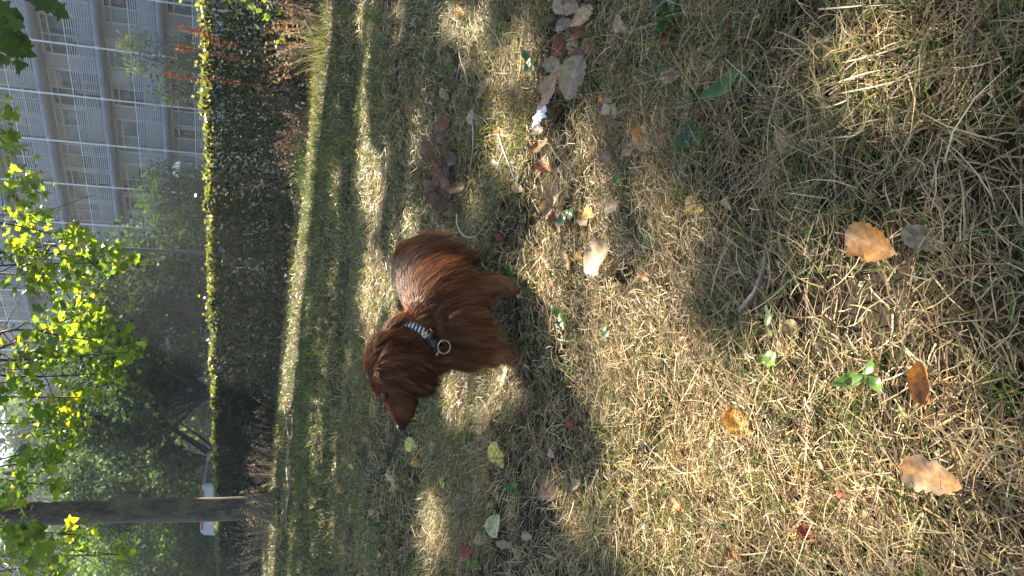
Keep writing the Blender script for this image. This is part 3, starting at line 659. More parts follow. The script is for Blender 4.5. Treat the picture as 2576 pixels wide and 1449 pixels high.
# ------------------------------------------------------------------ lamps and cars beyond the hedge
M['lamp_dark'] = plain('dark_grey_paint', (0.05, 0.052, 0.055), 0.5)
M['lamp_white'] = plain('white_enamel', (0.8, 0.8, 0.8), 0.3)
b = aty(560, 640, 21.0); b = np.array([b[0], b[1], -0.06]); lamp = empty('street_lamp', tuple(b)); tag(lamp, 'tall dark grey street lamp pole rising behind the hedge', 'street lamp'); LI = Matrix.Translation(-lamp.location)
tp = aty(110, 615, 21.0); tp[:2] = b[:2]
mb = MB(); mb.tube([b, b + (tp - b) * 0.5, tp], [0.06, 0.05, 0.042], 12); mb.tube([b, b + [0, 0, 0.4]], 0.085, 12); o = mb.build('pole', M['lamp_dark'], lamp, True); o.matrix_parent_inverse = LI
h1 = aty(70, 590, 21.0)
mb = MB(); mb.tube(smooth_path([tp, tp + [0.05, 0, 0.25], h1 + [0, 0, 0.02], h1 + [0.2, 0, 0.12]], 12), 0.025, 8); o = mb.build('arm', M['lamp_white'], lamp, True); o.matrix_parent_inverse = LI
mb = MB(); mb.tube([h1 + [0.15, 0, 0.1], h1 + [0.35, 0, 0.17], h1 + [0.62, 0, 0.22]], [0.05, 0.09, 0.03], 10); o = mb.build('lamp_head', M['lamp_white'], lamp, True); o.matrix_parent_inverse = LI
b = aty(560, 436, 26.0); b = np.array([b[0], b[1], -0.06]); lamp = empty('path_lamp', tuple(b)); tag(lamp, 'small hooded path lamp with a white shade above the hedge top', 'lamp'); LI = Matrix.Translation(-lamp.location)
tp = aty(443, 436, 26.0); tp[:2] = b[:2]
mb = MB(); mb.tube([b, tp], [0.04, 0.035], 8); o = mb.build('pole', M['lamp_dark'], lamp, True); o.matrix_parent_inverse = LI
mb = MB(); mb.tube([tp - [0, 0, 0.12], tp - [0, 0, 0.02], tp + [0, 0, 0.08], tp + [0, 0, 0.13]], [0.26, 0.24, 0.13, 0.02], 16); o = mb.build('lamp_shade', M['lamp_white'], lamp, True); o.matrix_parent_inverse = LI

M['car_white'] = plain('white_car_paint', (0.42, 0.43, 0.44), 0.3, spec=0.5)
M['car_silver'] = plain('silver_car_paint', (0.45, 0.50, 0.56), 0.25, metal=0.3, spec=0.6)
M['car_glass'] = plain('car_glass', (0.06, 0.08, 0.10), 0.04, spec=1.0)
M['tyre'] = plain('tyre_rubber', (0.02, 0.02, 0.02), 0.8); M['rim'] = plain('alloy_rim', (0.5, 0.5, 0.5), 0.35, metal=0.8)
M['red_lens'] = plain('red_lens', (0.5, 0.02, 0.02), 0.2); M['clear_lens'] = plain('clear_lens', (0.7, 0.7, 0.7), 0.1)
def car(name, label, pos, yaw, prof, belt, width, paint, roof_in=0.12, wheels=(0.8, 3.4), rear_red=False):
    t = empty(name, (pos[0], pos[1], -0.06)); t.rotation_euler.z = yaw; tag(t, label, 'van' if 'van' in name else 'car', None)
    def ring(side):
        return [(x, side * (width / 2 - (roof_in * max(0, (z - belt)) / (max(p[1] for p in prof) - belt))), z) for x, z in prof]
    A, B = ring(-1), ring(1); n = len(prof)
    bm = bmesh.new(); va = [bm.verts.new(p) for p in A]; vb = [bm.verts.new(p) for p in B]
    for i in range(n): bm.faces.new((va[i], va[(i + 1) % n], vb[(i + 1) % n], vb[i]))
    bm.faces.new(va[::-1]); bm.faces.new(vb)
    bmesh.ops.recalc_face_normals(bm, faces=bm.faces); bmesh.ops.bevel(bm, geom=list(bm.edges), offset=0.05, segments=2, affect='EDGES')
    me = bpy.data.meshes.new('body'); bm.to_mesh(me); bm.free(); me.materials.append(paint); o = bpy.data.objects.new('body', me); COL.objects.link(o); o.parent = t
    top = max(p[1] for p in prof)
    xs_ = [p[0] for p in prof if p[1] > belt + 0.15]; x0, x1 = min(xs_) + 0.15, max(xs_) - 0.15
    for sd in (-1, 1):
        for (a0, a1) in ((x0, (x0 + x1) / 2 - 0.05), ((x0 + x1) / 2 + 0.05, x1)):
            yb = sd * (width / 2 + 0.004); yt = sd * (width / 2 - roof_in * 0.8 + 0.004)
            build('side_window', [(a0 - 0.1, yb, belt + 0.04), (a1 + 0.1, yb, belt + 0.04), (a1 - 0.05, yt, top - 0.1), (a0 + 0.05, yt, top - 0.1)] + [(a0 - 0.1, yb - sd * 0.03, belt + 0.04), (a1 + 0.1, yb - sd * 0.03, belt + 0.04), (a1 - 0.05, yt - sd * 0.03, top - 0.1), (a0 + 0.05, yt - sd * 0.03, top - 0.1)],
                  [[0, 1, 2, 3], [4, 7, 6, 5], [0, 4, 5, 1], [1, 5, 6, 2], [2, 6, 7, 3], [3, 7, 4, 0]], M['car_glass'], t)
        for wx in wheels:
            mb = MB(); mb.tube([(wx, sd * (width / 2 - 0.22), 0.31), (wx, sd * (width / 2 + 0.01), 0.31)], 0.31, 20); w = mb.build('wheel', M['tyre'], t)
            mb = MB(); mb.tube([(wx, sd * (width / 2), 0.31), (wx, sd * (width / 2 + 0.02), 0.31)], 0.20, 16); mb.build('rim', M['rim'], w)
        mb = MB(); mb.box((-0.01, sd * (width / 2 - 0.22), belt - 0.12), (0.06, 0, 0), (0, 0.3, 0), (0, 0, 0.14)); mb.build('tail_light', M['red_lens'], t)
        mb = MB(); mb.box((prof[-2][0] - 0.02, sd * (width / 2 - 0.25), belt - 0.22), (0.08, 0, 0), (0, 0.3, 0), (0, 0, 0.12)); mb.build('headlight', M['clear_lens'], t)
        if rear_red:
            mb = MB(); mb.box((0.10, sd * (width / 2 - 0.42), top - 0.045), (0.05, 0, 0), (0, 0.30, 0), (0, 0, 0.05)); mb.build('high_tail_light', M['red_lens'], t)
    # front and rear screens follow the body's own slope
    fr = [(p, prof[(i + 1) % n]) for i, p in enumerate(prof) if abs(p[0] - prof[(i + 1) % n][0]) < 1.2 and min(p[1], prof[(i + 1) % n][1]) >= belt - 0.01 and abs(p[1] - prof[(i + 1) % n][1]) > 0.3]
    for (p, q) in fr:
        if rear_red and p[0] + q[0] < 2: continue
        p, q = np.array(p), np.array(q); d = q - p; nn_ = np.array([d[1], -d[0]]); nn_ = nn_ / np.linalg.norm(nn_) * 0.006
        if (nn_[0] > 0) != ((p[0] + q[0]) / 2 > 2.0): nn_ = -nn_
        a0, a1 = p + d * 0.12 + nn_, p + d * 0.88 + nn_; b0, b1 = a0 - nn_ * 4, a1 - nn_ * 4
        wv = width / 2 - roof_in - 0.08
        build('windscreen', [(a0[0], -wv, a0[1]), (a0[0], wv, a0[1]), (a1[0], wv, a1[1]), (a1[0], -wv, a1[1]), (b0[0], -wv, b0[1]), (b0[0], wv, b0[1]), (b1[0], wv, b1[1]), (b1[0], -wv, b1[1])],
              [[0, 1, 2, 3], [4, 7, 6, 5], [0, 4, 5, 1], [1, 5, 6, 2], [2, 6, 7, 3], [3, 7, 4, 0]], M['car_glass'], t)
    return t
vp = aty(520, 1287, 26.0)
car('white_van', 'white van behind the hedge, half hidden by the plane trunk, red lights at its roof', vp, rad(80), [(0, 0.25), (0, 1.0), (0.08, 1.87), (0.25, 1.95), (3.2, 1.95), (3.9, 1.15), (4.7, 0.95), (4.75, 0.25)], 1.0, 1.85, M['car_white'], 0.10, (0.9, 3.9), True)

# ------------------------------------------------------------------ dry clumps, red shoots, shrub at the hedge foot
def clump(name, label, base, n, h, spread, cols, lean=0.35, heads=True, cat='plant', group='dry plants along the hedge'):
    t = empty(name, tuple(base)); tag(t, label, cat, group)
    r = np.random.default_rng(int(abs(base[0] * 1000)) + n)
    root = np.stack([r.normal(0, spread * 0.35, n), r.normal(0, spread * 0.35, n), np.full(n, -0.01)], 1)
    yaw = np.arctan2(root[:, 1], root[:, 0]) + r.normal(0, 0.6, n)
    c = np.asarray(cols)[r.integers(0, len(cols), n)] * r.uniform(0.7, 1.2, (n, 1)); L = h * r.uniform(0.5, 1.15, n)
    S = 5; tt = np.linspace(0, 1, S + 1); e0 = r.uniform(1.0, 1.5, n); cu = r.uniform(0.1, 1.0, n) * lean * 2
    el = e0[:, None] - cu[:, None] * tt; d = np.stack([np.cos(el) * np.cos(yaw)[:, None], np.cos(el) * np.sin(yaw)[:, None], np.sin(el)], -1)
    P = root[:, None] + np.concatenate([np.zeros((n, 1, 3)), np.cumsum(d[:, :-1] * (L / S)[:, None, None], 1)], 1)
    side = np.stack([-np.sin(yaw), np.cos(yaw), 0 * yaw], -1)[:, None] * (0.004 * (1 - 0.6 * tt))[None, :, None]
    V = np.stack([P - side, P + side], 2).reshape(-1, 3); bb = (np.arange(n) * (S + 1) * 2)[:, None]; k = (np.arange(S) * 2)[None]
    F = np.stack([bb + k, bb + k + 1, bb + k + 3, bb + k + 2], -1).reshape(-1, 4)
    build('stalks', V, F, M['dry_stalk'], t, col=np.repeat(c, (S + 1) * 2, axis=0))['kind'] = 'stuff'
    if heads:
        m = n * 9; w = r.integers(0, n, m); u = r.uniform(0.55, 1.0, m) * S; i = np.minimum(u.astype(int), S - 1); q = (u - i)[:, None]
        pos = P[w, i] * (1 - q) + P[w, i + 1] * q + r.normal(0, 0.012, (m, 3))
        V, F, id_ = scatter(DI_V, DI_F, pos, rand_rot(m, r=r), r.uniform(0.018, 0.045, m)); build('seed_heads', V, F, M['dry_stalk'], t, col=(c[w] * r.uniform(0.8, 1.3, (m, 1)))[id_])['kind'] = 'stuff'
    return t
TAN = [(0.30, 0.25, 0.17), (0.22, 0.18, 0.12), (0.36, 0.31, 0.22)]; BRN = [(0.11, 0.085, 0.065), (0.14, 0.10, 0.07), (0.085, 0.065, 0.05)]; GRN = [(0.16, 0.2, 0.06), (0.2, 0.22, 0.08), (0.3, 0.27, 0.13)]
def gb(V, y, D=None):
    p = gnd(V, y) if D is None else aty(V, y, D); return np.array([p[0], p[1], 0.0])
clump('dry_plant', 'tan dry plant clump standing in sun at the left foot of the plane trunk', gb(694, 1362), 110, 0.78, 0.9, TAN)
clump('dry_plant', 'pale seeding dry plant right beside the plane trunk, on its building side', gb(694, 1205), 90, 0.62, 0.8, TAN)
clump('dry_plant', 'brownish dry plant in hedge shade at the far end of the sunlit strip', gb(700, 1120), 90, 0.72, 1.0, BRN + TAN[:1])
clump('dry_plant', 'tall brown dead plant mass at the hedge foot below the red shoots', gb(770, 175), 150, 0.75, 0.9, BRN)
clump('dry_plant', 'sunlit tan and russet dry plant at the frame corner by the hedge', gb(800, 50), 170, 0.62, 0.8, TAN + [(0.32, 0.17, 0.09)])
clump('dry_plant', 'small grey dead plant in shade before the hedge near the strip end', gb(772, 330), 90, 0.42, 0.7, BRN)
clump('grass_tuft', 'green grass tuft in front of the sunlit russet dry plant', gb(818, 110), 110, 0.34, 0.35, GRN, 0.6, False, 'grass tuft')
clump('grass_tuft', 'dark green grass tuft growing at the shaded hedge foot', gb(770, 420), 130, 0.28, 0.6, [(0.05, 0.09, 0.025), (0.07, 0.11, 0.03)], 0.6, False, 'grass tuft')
RED = np.array([[0.24, 0.07, 0.035], [0.30, 0.10, 0.05], [0.18, 0.05, 0.03]])
for (v0, y0, v1, y1, D, lab) in [(640, 108, 440, 68, 10.2, 'rust red dock shoot nearest the frame corner, rising over the hedge top'), (640, 158, 445, 122, 10.5, 'middle one of three rust red shoots rising over the hedge'), (650, 222, 395, 182, 10.8, 'tallest rust red shoot, farthest along the hedge of the three')]:
    p0, p1 = aty(v0, y0, D - 0.5), aty(v1, y1, D); base = np.array([p0[0], p0[1], 0]); t = empty('red_shoot', tuple(base)); tag(t, lab, 'plant', 'red shoots at the hedge'); inv = Matrix.Translation(-t.location)
    Q = smooth_path([base, p0 * [1, 1, 0.8] + rng.normal(0, 0.03, 3), p0 * 0.6 + p1 * 0.4 + rng.normal(0, 0.045, 3), p0 * 0.25 + p1 * 0.75 + rng.normal(0, 0.04, 3), p1], 16); mb = MB(); mb.tube(Q, np.linspace(0.007, 0.002, 16), 6); o = mb.build('stem', plain('red_stem', (0.10, 0.045, 0.03), 0.8), t, True); o.matrix_parent_inverse = inv
    m = 230; w = np.clip(rng.choice([6.5, 8, 9.5, 11, 12, 13.2, 14], m) + rng.normal(0, 0.45, m), 5, 14.9); i = w.astype(int); q = (w - i)[:, None]; pos = Q[i] * (1 - q) + Q[i + 1] * q + rng.normal(0, 0.02, (m, 3))
    V, F, id_ = scatter(DI_V, DI_F, pos, rand_rot(m), rng.uniform(0.012, 0.032, m)); o = build('seed_spike', V, F, M['dry_stalk'], t, col=(RED[rng.integers(0, 3, m)] * rng.uniform(0.8, 1.3, (m, 1)))[id_]); o.matrix_parent_inverse = inv; o['kind'] = 'stuff'
# leafy arching branch in the corner
base = gb(760, -60); t = empty('leafy_shrub', tuple(base)); tag(t, 'arching shrub with large yellow-green leaves at the frame corner before the hedge', 'shrub'); inv = Matrix.Translation(-t.location)
mb = MB(); pos = []
for (v, y) in [(560, 12), (590, 30), (640, 60), (700, 95), (600, -20), (690, 30), (650, 20)]:
    e = aty(v, y, 8.6 + rng.normal(0, 0.2)); Q = smooth_path([base, (base + e) / 2 + [0.1, 0, 0.4], e], 14); mb.tube(Q, np.linspace(0.010, 0.003, 14), 5)
    for k in range(16): pos.append(Q[rng.integers(5, 14)] + rng.normal(0, 0.05, 3))
o = mb.build('stems', M['twig_dark'], t, True); o.matrix_parent_inverse = inv
ov, of = ovate(4, 2, 0.33); ovm = build('leaf', ov, of, M['weed'], col=np.tile([[0.16, 0.2, 0.035]], (len(ov), 1))); me = ovm.data; bpy.data.objects.remove(ovm); R_ = rand_rot(len(pos), np.abs(rng.normal(0.9, 0.4, len(pos))))
for k, p in enumerate(pos):
    o = bpy.data.objects.new('leaf', me); COL.objects.link(o); o.parent = t; o.matrix_parent_inverse = inv; Rm = R_[k] * rng.uniform(0.05, 0.11); o.matrix_basis = Matrix([[*Rm[r], p[r]] for r in range(3)] + [[0, 0, 0, 1]])
# pale hose lying on the grass near the trunk
Q = smooth_path([gnd(714, 1020, 0.02), gnd(722, 1070, 0.045), gnd(727, 1120, 0.02), gnd(721, 1180, 0.015), gnd(726, 1240, 0.03), gnd(719, 1290, 0.015), gnd(722, 1345, 0.01)], 40); mb = MB(); mb.tube(Q, 0.008, 8)
tag(mb.build('hose', plain('grey_hose', (0.2, 0.2, 0.2), 0.5), None, True), 'grey hose lying along the grass in front of the plane trunk', 'hose')
# ------------------------------------------------------------------ the dog
AXF = np.array([-0.234, -0.972, 0.0]); AXL = np.array([0.972, -0.234, 0.0])      # forward and left of the dog's trunk
def ellipsoid_mesh(bm, c, rx, ry, rz, rotm=None, seg=20):
    m = Matrix.Translation(Vector(c)) @ (rotm.to_4x4() if rotm else Matrix.Identity(4)) @ Matrix.Diagonal((rx, ry, rz, 1))
    bmesh.ops.create_uvsphere(bm, u_segments=seg, v_segments=seg // 2 + 2, radius=1.0, matrix=m)
def loft(bm, P, R, n=14, sub=24):
    """closed round sweep through the points P with radii R (a number or (across, along second axis))"""
    P = smooth_path(P, sub); R = np.array([r if np.ndim(r) else (r, r) for r in R], float)
    u = np.linspace(0, len(R) - 1, sub); R = np.stack([np.interp(u, np.arange(len(R)), R[:, k]) for k in (0, 1)], 1)
    Pp, T, N, B = frames(P); up = np.array([0, 0, 1.0])
    rings = []
    for i in range(sub):
        s = np.cross(T[i], up); s = s / np.linalg.norm(s) if np.linalg.norm(s) > 0.2 else N[i]; b = np.cross(s, T[i])
        rings.append([bm.verts.new(P[i] + R[i, 0] * math.cos(q) * s + R[i, 1] * math.sin(q) * b) for q in np.linspace(0, 2 * math.pi, n, endpoint=False)])
    for i in range(sub - 1):
        for j in range(n): bm.faces.new((rings[i][j], rings[i][(j + 1) % n], rings[i + 1][(j + 1) % n], rings[i + 1][j]))
    bm.faces.new(rings[0][::-1]); bm.faces.new(rings[-1])
    for i in (0, -1): ellipsoid_mesh(bm, P[i], R[i, 0] * 0.98, R[i, 0] * 0.98, R[i, 1] * 0.98, seg=12)

NECK0, NECK1, NECK2 = np.array([-0.088, 1.642, 0.182]), np.array([-0.130, 1.604, 0.228]), np.array([-0.156, 1.588, 0.276])
HEADF = np.array([-0.93, -0.28, -0.22]); HEADF /= np.linalg.norm(HEADF)      # where the muzzle points
EAR = [np.array([-0.160, 1.524, 0.318]), np.array([-0.170, 1.496, 0.288]), np.array([-0.184, 1.482, 0.252]), np.array([-0.200, 1.478, 0.226])]
EAR2 = [np.array([-0.185, 1.625, 0.30]), np.array([-0.19, 1.645, 0.25]), np.array([-0.205, 1.645, 0.20])]
TAIL = [(0.045, 1.98, 0.205), (0.088, 2.005, 0.195), (0.118, 1.99, 0.135), (0.131, 1.962, 0.086)]
bm = bmesh.new()
loft(bm, [(0.045, 1.98, 0.165), (0.032, 1.945, 0.163), (0.008, 1.86, 0.165), (-0.02, 1.77, 0.16), (-0.045, 1.69, 0.158), (-0.072, 1.63, 0.15), (-0.092, 1.58, 0.142)],
     [(0.038, 0.045), (0.068, 0.072), (0.075, 0.074), (0.08, 0.078), (0.088, 0.084), (0.086, 0.086), (0.058, 0.062)], 20, 30)
loft(bm, [NECK0, NECK1, NECK2], [0.072, 0.060, 0.050], 16)
ellipsoid_mesh(bm, (-0.112, 1.618, 0.250), 0.046, 0.044, 0.050)
ellipsoid_mesh(bm, (-0.118, 1.588, 0.150), 0.056, 0.050, 0.064)
ellipsoid_mesh(bm, (-0.148, 1.585, 0.205), 0.036, 0.040, 0.046)
ellipsoid_mesh(bm, (-0.158, 1.578, 0.293), 0.054, 0.050, 0.046)
ellipsoid_mesh(bm, (-0.195, 1.566, 0.291), 0.040, 0.042, 0.037)
loft(bm, [(-0.205, 1.562, 0.281), (-0.240, 1.550, 0.270), (-0.264, 1.542, 0.266), (-0.279, 1.537, 0.265)], [(0.034, 0.035), (0.025, 0.0265), (0.020, 0.020), (0.013, 0.013)], 14)
loft(bm, [(-0.195, 1.565, 0.262), (-0.235, 1.552, 0.249), (-0.262, 1.543, 0.251)], [(0.027, 0.024), (0.020, 0.016), (0.012, 0.010)], 12)
ear_r = [(0.012, 0.026), (0.011, 0.040), (0.009, 0.040), (0.006, 0.018)]
def ear_loft(P, R, face):
    P = smooth_path(P, 14); u = np.linspace(0, len(R) - 1, 14); R = np.array(R); R = np.stack([np.interp(u, np.arange(len(R)), R[:, k]) for k in (0, 1)], 1)
    T = np.gradient(P, axis=0); rings = []
    for i in range(14):
        t = T[i] / np.linalg.norm(T[i]); a = np.asarray(face, float); a = a - t * (a @ t); a /= np.linalg.norm(a); b = np.cross(t, a)
        rings.append([bm.verts.new(P[i] + R[i, 0] * math.cos(q) * a + R[i, 1] * math.sin(q) * b) for q in np.linspace(0, 2 * math.pi, 14, endpoint=False)])
    for i in range(13):
        for j in range(14): bm.faces.new((rings[i][j], rings[i][(j + 1) % 14], rings[i + 1][(j + 1) % 14], rings[i + 1][j]))
    bm.faces.new(rings[0][::-1]); bm.faces.new(rings[-1])
ear_loft(EAR, ear_r, (0.25, -1, 0.1)); ear_loft(EAR2, [(0.012, 0.024), (0.012, 0.04), (0.008, 0.02)], (0, 1, 0))
loft(bm, [(-0.012, 1.668, 0.135), (-0.001, 1.672, 0.085), (0.004, 1.655, 0.04), (0.002, 1.642, 0.018), (-0.004, 1.622, 0.014)], [0.042, 0.029, 0.021, 0.022, 0.018], 12)
loft(bm, [(-0.128, 1.632, 0.135), (-0.142, 1.625, 0.085), (-0.143, 1.607, 0.04), (-0.147, 1.592, 0.018), (-0.155, 1.572, 0.014)], [0.042, 0.029, 0.021, 0.022, 0.018], 12)
for (sx, sy) in ((0.0, 0.0), (-0.115, 0.035)):
    loft(bm, [(0.062 + sx, 1.935 + sy, 0.15), (0.070 + sx, 1.905 + sy, 0.098), (0.071 + sx, 1.945 + sy, 0.055), (0.069 + sx, 1.925 + sy, 0.018), (0.066 + sx, 1.902 + sy, 0.013)], [(0.044, 0.056), (0.032, 0.034), (0.02, 0.02), (0.02, 0.02), (0.017, 0.015)], 12)
loft(bm, TAIL, [0.020, 0.016, 0.011, 0.006], 10)
bmesh.ops.recalc_face_normals(bm, faces=bm.faces)
me = bpy.data.meshes.new('body_raw'); bm.to_mesh(me); bm.free(); raw = bpy.data.objects.new('body_raw', me); COL.objects.link(raw)
md = raw.modifiers.new('r', 'REMESH'); md.mode = 'VOXEL'; md.voxel_size = 0.0055; md.use_smooth_shade = True
sm = raw.modifiers.new('s', 'SMOOTH'); sm.factor = 0.5; sm.iterations = 5
dg = bpy.context.evaluated_depsgraph_get(); body_me = bpy.data.meshes.new_from_object(raw.evaluated_get(dg)); bpy.data.objects.remove(raw)
body_me.name = 'body'
DOG0 = (0.0, 1.75, 0.0)
dog = empty('dog', DOG0); tag(dog, 'long-haired red brown dachshund in a striped collar standing on the lawn, head turned sideways', 'dog'); DINV = Matrix.Translation(-dog.location)
nv = len(body_me.vertices); co = np.empty(nv * 3, np.float32); body_me.vertices.foreach_get('co', co); co = co.reshape(-1, 3).astype(float)
nm = np.empty(nv * 3, np.float32); body_me.vertices.foreach_get('normal', nm); nm = nm.reshape(-1, 3).astype(float)
body_me.calc_loop_triangles(); nt_ = len(body_me.loop_triangles); tri = np.empty(nt_ * 3, np.int32); body_me.loop_triangles.foreach_get('vertices', tri); tri = tri.reshape(-1, 3)

# coat guides: position, lie of the hair, length, lift, colour
BKW, DN = -AXF, np.array([0, 0, -1.0])
RED1, RED2, SAD, DRK, PALE, TIP = (0.115, 0.044, 0.019), (0.18, 0.078, 0.035), (0.085, 0.050, 0.040), (0.075, 0.024, 0.012), (0.36, 0.20, 0.10), (0.50, 0.34, 0.17)
G = []
def gd(p, d, L, lift_, c): G.append((np.asarray(p, float), np.asarray(d, float) / np.linalg.norm(d), L, lift_, np.asarray(c, float)))
for q in (0.0, 0.06, 0.12, 0.18, 0.24):       # along the back from the withers
    p = np.array([-0.048, 1.70, 0.24]) + BKW * q * 1.1
    gd(p, BKW + DN * 0.1, 0.022, 0.10, SAD if q > 0.03 else RED1)
    for sd in (-1, 1):
        gd(p + AXL * sd * 0.05 + DN * 0.03, BKW * 0.8 + DN * 0.6 + AXL * sd * 0.4, 0.035, 0.12, SAD if 0.05 < q < 0.2 else RED1)
        gd(p + AXL * sd * 0.082 + DN * 0.08, BKW * 0.55 + DN * 0.9, 0.055, 0.12, RED1)
        gd(p + AXL * sd * 0.065 + DN * 0.14, BKW * 0.5 + DN * 1.0, 0.042, 0.15, RED2)
    gd(p + DN * 0.16, BKW * 0.6 + DN, 0.026, 0.25, RED2)
gd((0.045, 1.99, 0.235), BKW + DN * 0.3 + AXL * 0.3, 0.04, 0.2, RED2)
for sd, x in ((1, 0.105), (-1, -0.055)):
    gd((x, 1.95, 0.16), DN + BKW * 0.5 + AXL * 0.3 * sd, 0.05, 0.2, RED2); gd((x - 0.01, 1.99, 0.13), DN + BKW * 0.6, 0.06, 0.3, (0.36, 0.15, 0.05)); gd((x - 0.02, 1.93, 0.09), DN + BKW * 0.4, 0.04, 0.2, RED2); gd((x - 0.035, 1.94, 0.05), DN + BKW * 0.5, 0.028, 0.2, PALE); gd((x - 0.04, 1.905, 0.02), DN * 0.5 + AXF, 0.012, 0.2, RED2)
for x, y in ((-0.004, 1.655), (-0.14, 1.61)):
    gd((x, y, 0.13), DN + BKW * 0.2, 0.045, 0.15, RED1); gd((x, y + 0.02, 0.085), DN + BKW * 0.8, 0.045, 0.25, PALE); gd((x, y - 0.02, 0.08), DN, 0.018, 0.12, (0.28, 0.13, 0.055)); gd((x, y, 0.04), DN + BKW * 0.2, 0.012, 0.15, (0.30, 0.14, 0.06)); gd((x, y - 0.02, 0.015), AXF + DN * 0.4, 0.007, 0.2, (0.24, 0.11, 0.05))
gd((-0.095, 1.555, 0.17), DN + AXL * -0.1, 0.06, 0.15, RED1); gd((-0.10, 1.535, 0.13), DN, 0.055, 0.18, RED2); gd((-0.08, 1.56, 0.09), DN, 0.022, 0.2, RED2); gd((-0.05, 1.60, 0.08), DN, 0.020, 0.2, DRK); gd((-0.03, 1.66, 0.075), DN + BKW, 0.018, 0.2, DRK); gd((-0.03, 1.60, 0.15), DN + AXL * 0.1, 0.06, 0.14, RED2); gd((-0.145, 1.58, 0.15), DN - AXL * 0.3, 0.06, 0.2, RED2)
gd((-0.02, 1.62, 0.19), DN * 0.8 + BKW * 0.3, 0.05, 0.12, RED1); gd((-0.06, 1.66, 0.245), BKW + DN * 0.2 + AXL * 0.2, 0.035, 0.2, RED2); gd((-0.05, 1.60, 0.22), DN + BKW * 0.3, 0.045, 0.12, RED1)
nd_ = NECK0 - NECK2; nd_ /= np.linalg.norm(nd_)
for p in ((-0.09, 1.66, 0.25), (-0.12, 1.645, 0.285), (-0.075, 1.56, 0.23), (-0.11, 1.545, 0.25), (-0.14, 1.555, 0.20), (-0.16, 1.58, 0.22), (-0.14, 1.64, 0.24)): gd(p, nd_ + DN * 0.5, 0.032, 0.08, RED1)
gd((-0.158, 1.578, 0.335), (1, 0.15, -0.15), 0.020, 0.2, RED2); gd((-0.12, 1.59, 0.325), (0.9, 0.2, -0.6), 0.028, 0.2, RED1); gd((-0.20, 1.566, 0.325), (1, 0.2, 0.1), 0.012, 0.15, RED1); gd((-0.155, 1.528, 0.315), (0.2, -0.3, -1), 0.03, 0.15, RED1); gd((-0.115, 1.55, 0.29), (0.5, 0.1, -1), 0.035, 0.15, DRK)
gd((-0.205, 1.525, 0.28), (1, -0.1, -0.3), 0.008, 0.1, RED2); gd((-0.24, 1.55, 0.29), (1, 0.25, 0.25), 0.006, 0.1, RED1); gd((-0.28, 1.535, 0.27), (1, 0.25, 0.1), 0.004, 0.1, DRK); gd((-0.25, 1.53, 0.26), (1, 0.1, -0.1), 0.005, 0.1, RED2); gd((-0.235, 1.55, 0.232), (0.8, 0.2, -0.3), 0.008, 0.15, DRK); gd((-0.195, 1.545, 0.245), (0.6, 0.1, -0.8), 0.014, 0.15, RED1)
ed = EAR[3] - EAR[0]
gd(EAR[0] + [0, -0.01, 0.02], ed + [0.02, -0.02, 0], 0.035, 0.12, RED1); gd(EAR[1] + [0, -0.015, 0], ed, 0.036, 0.05, (0.10, 0.033, 0.014)); gd(EAR[2] + [0, -0.012, 0], ed, 0.028, 0.04, (0.075, 0.026, 0.013)); gd(EAR[3] + [0, -0.01, 0], ed, 0.016, 0.04, (0.018, 0.011, 0.009)); gd(EAR[1] + [0.04, -0.01, 0], ed + [0.03, 0, 0], 0.045, 0.06, RED1); gd(EAR[2] + [-0.04, -0.01, 0.0], ed, 0.02, 0.05, (0.05, 0.02, 0.012))
for q_, c_ in ((0.25, (0.12, 0.040, 0.016)), (0.5, (0.095, 0.032, 0.014)), (0.75, (0.06, 0.022, 0.012))):
    e_ = EAR[0] + ed * q_; sx_ = np.array([0.92, 0.1, 0.35]); gd(e_ + sx_ * 0.03 + [0, -0.02, 0], ed + [0.012, 0, 0], 0.030, 0.03, c_); gd(e_ - sx_ * 0.034 + [0, -0.012, 0], ed, 0.016, 0.03, np.array(c_) * 0.6); gd(e_ + [0, -0.022, 0], ed, 0.030, 0.03, c_)
gd(EAR2[1], (0, 0, -1), 0.03, 0.1, DRK)
tl = np.array(TAIL); gd(tl[0] + [0, 0, 0.02], tl[1] - tl[0], 0.03, 0.15, RED2); gd(tl[1] + [0.01, 0, 0.02], tl[2] - tl[1], 0.03, 0.15, (0.34, 0.15, 0.055)); gd(tl[2], tl[3] - tl[2], 0.03, 0.15, PALE); gd(tl[3], tl[3] - tl[2], 0.03, 0.12, TIP); gd((tl[2] + tl[3]) / 2 + [0.008, -0.008, 0], tl[3] - tl[2], 0.032, 0.12, TIP)
GP = np.array([q[0] for q in G]); GDr = np.array([q[1] for q in G]); GL = np.array([q[2] for q in G]); GLf = np.array([q[3] for q in G]); GC = np.array([q[4] for q in G])
def coat(p):
    d2 = ((p[:, None] - GP[None]) ** 2).sum(-1); w = 1 / (d2 + 1e-5) ** 2.2; w /= w.sum(1, keepdims=True)
    return w @ GDr, w @ GL, w @ GLf, w @ GC
bc = coat(co)[3]
a = body_me.attributes.new('col', 'FLOAT_COLOR', 'POINT'); cc = np.ones((nv, 4), np.float32); cc[:, :3] = bc * 0.8; a.data.foreach_set('color', cc.ravel())
def fur_mat(name, rough, trans):
    m = leafy(name, None, rough, trans, (1.6, 1.2, 0.8), 0.12); return m
M['fur'] = fur_mat('dog_fur', 0.6, 0.33)
body_me.materials.clear(); body_me.materials.append(fur_mat('dog_skin', 0.6, 0.0))
body = bpy.data.objects.new('body', body_me); COL.objects.link(body); body.parent = dog; body.matrix_parent_inverse = DINV

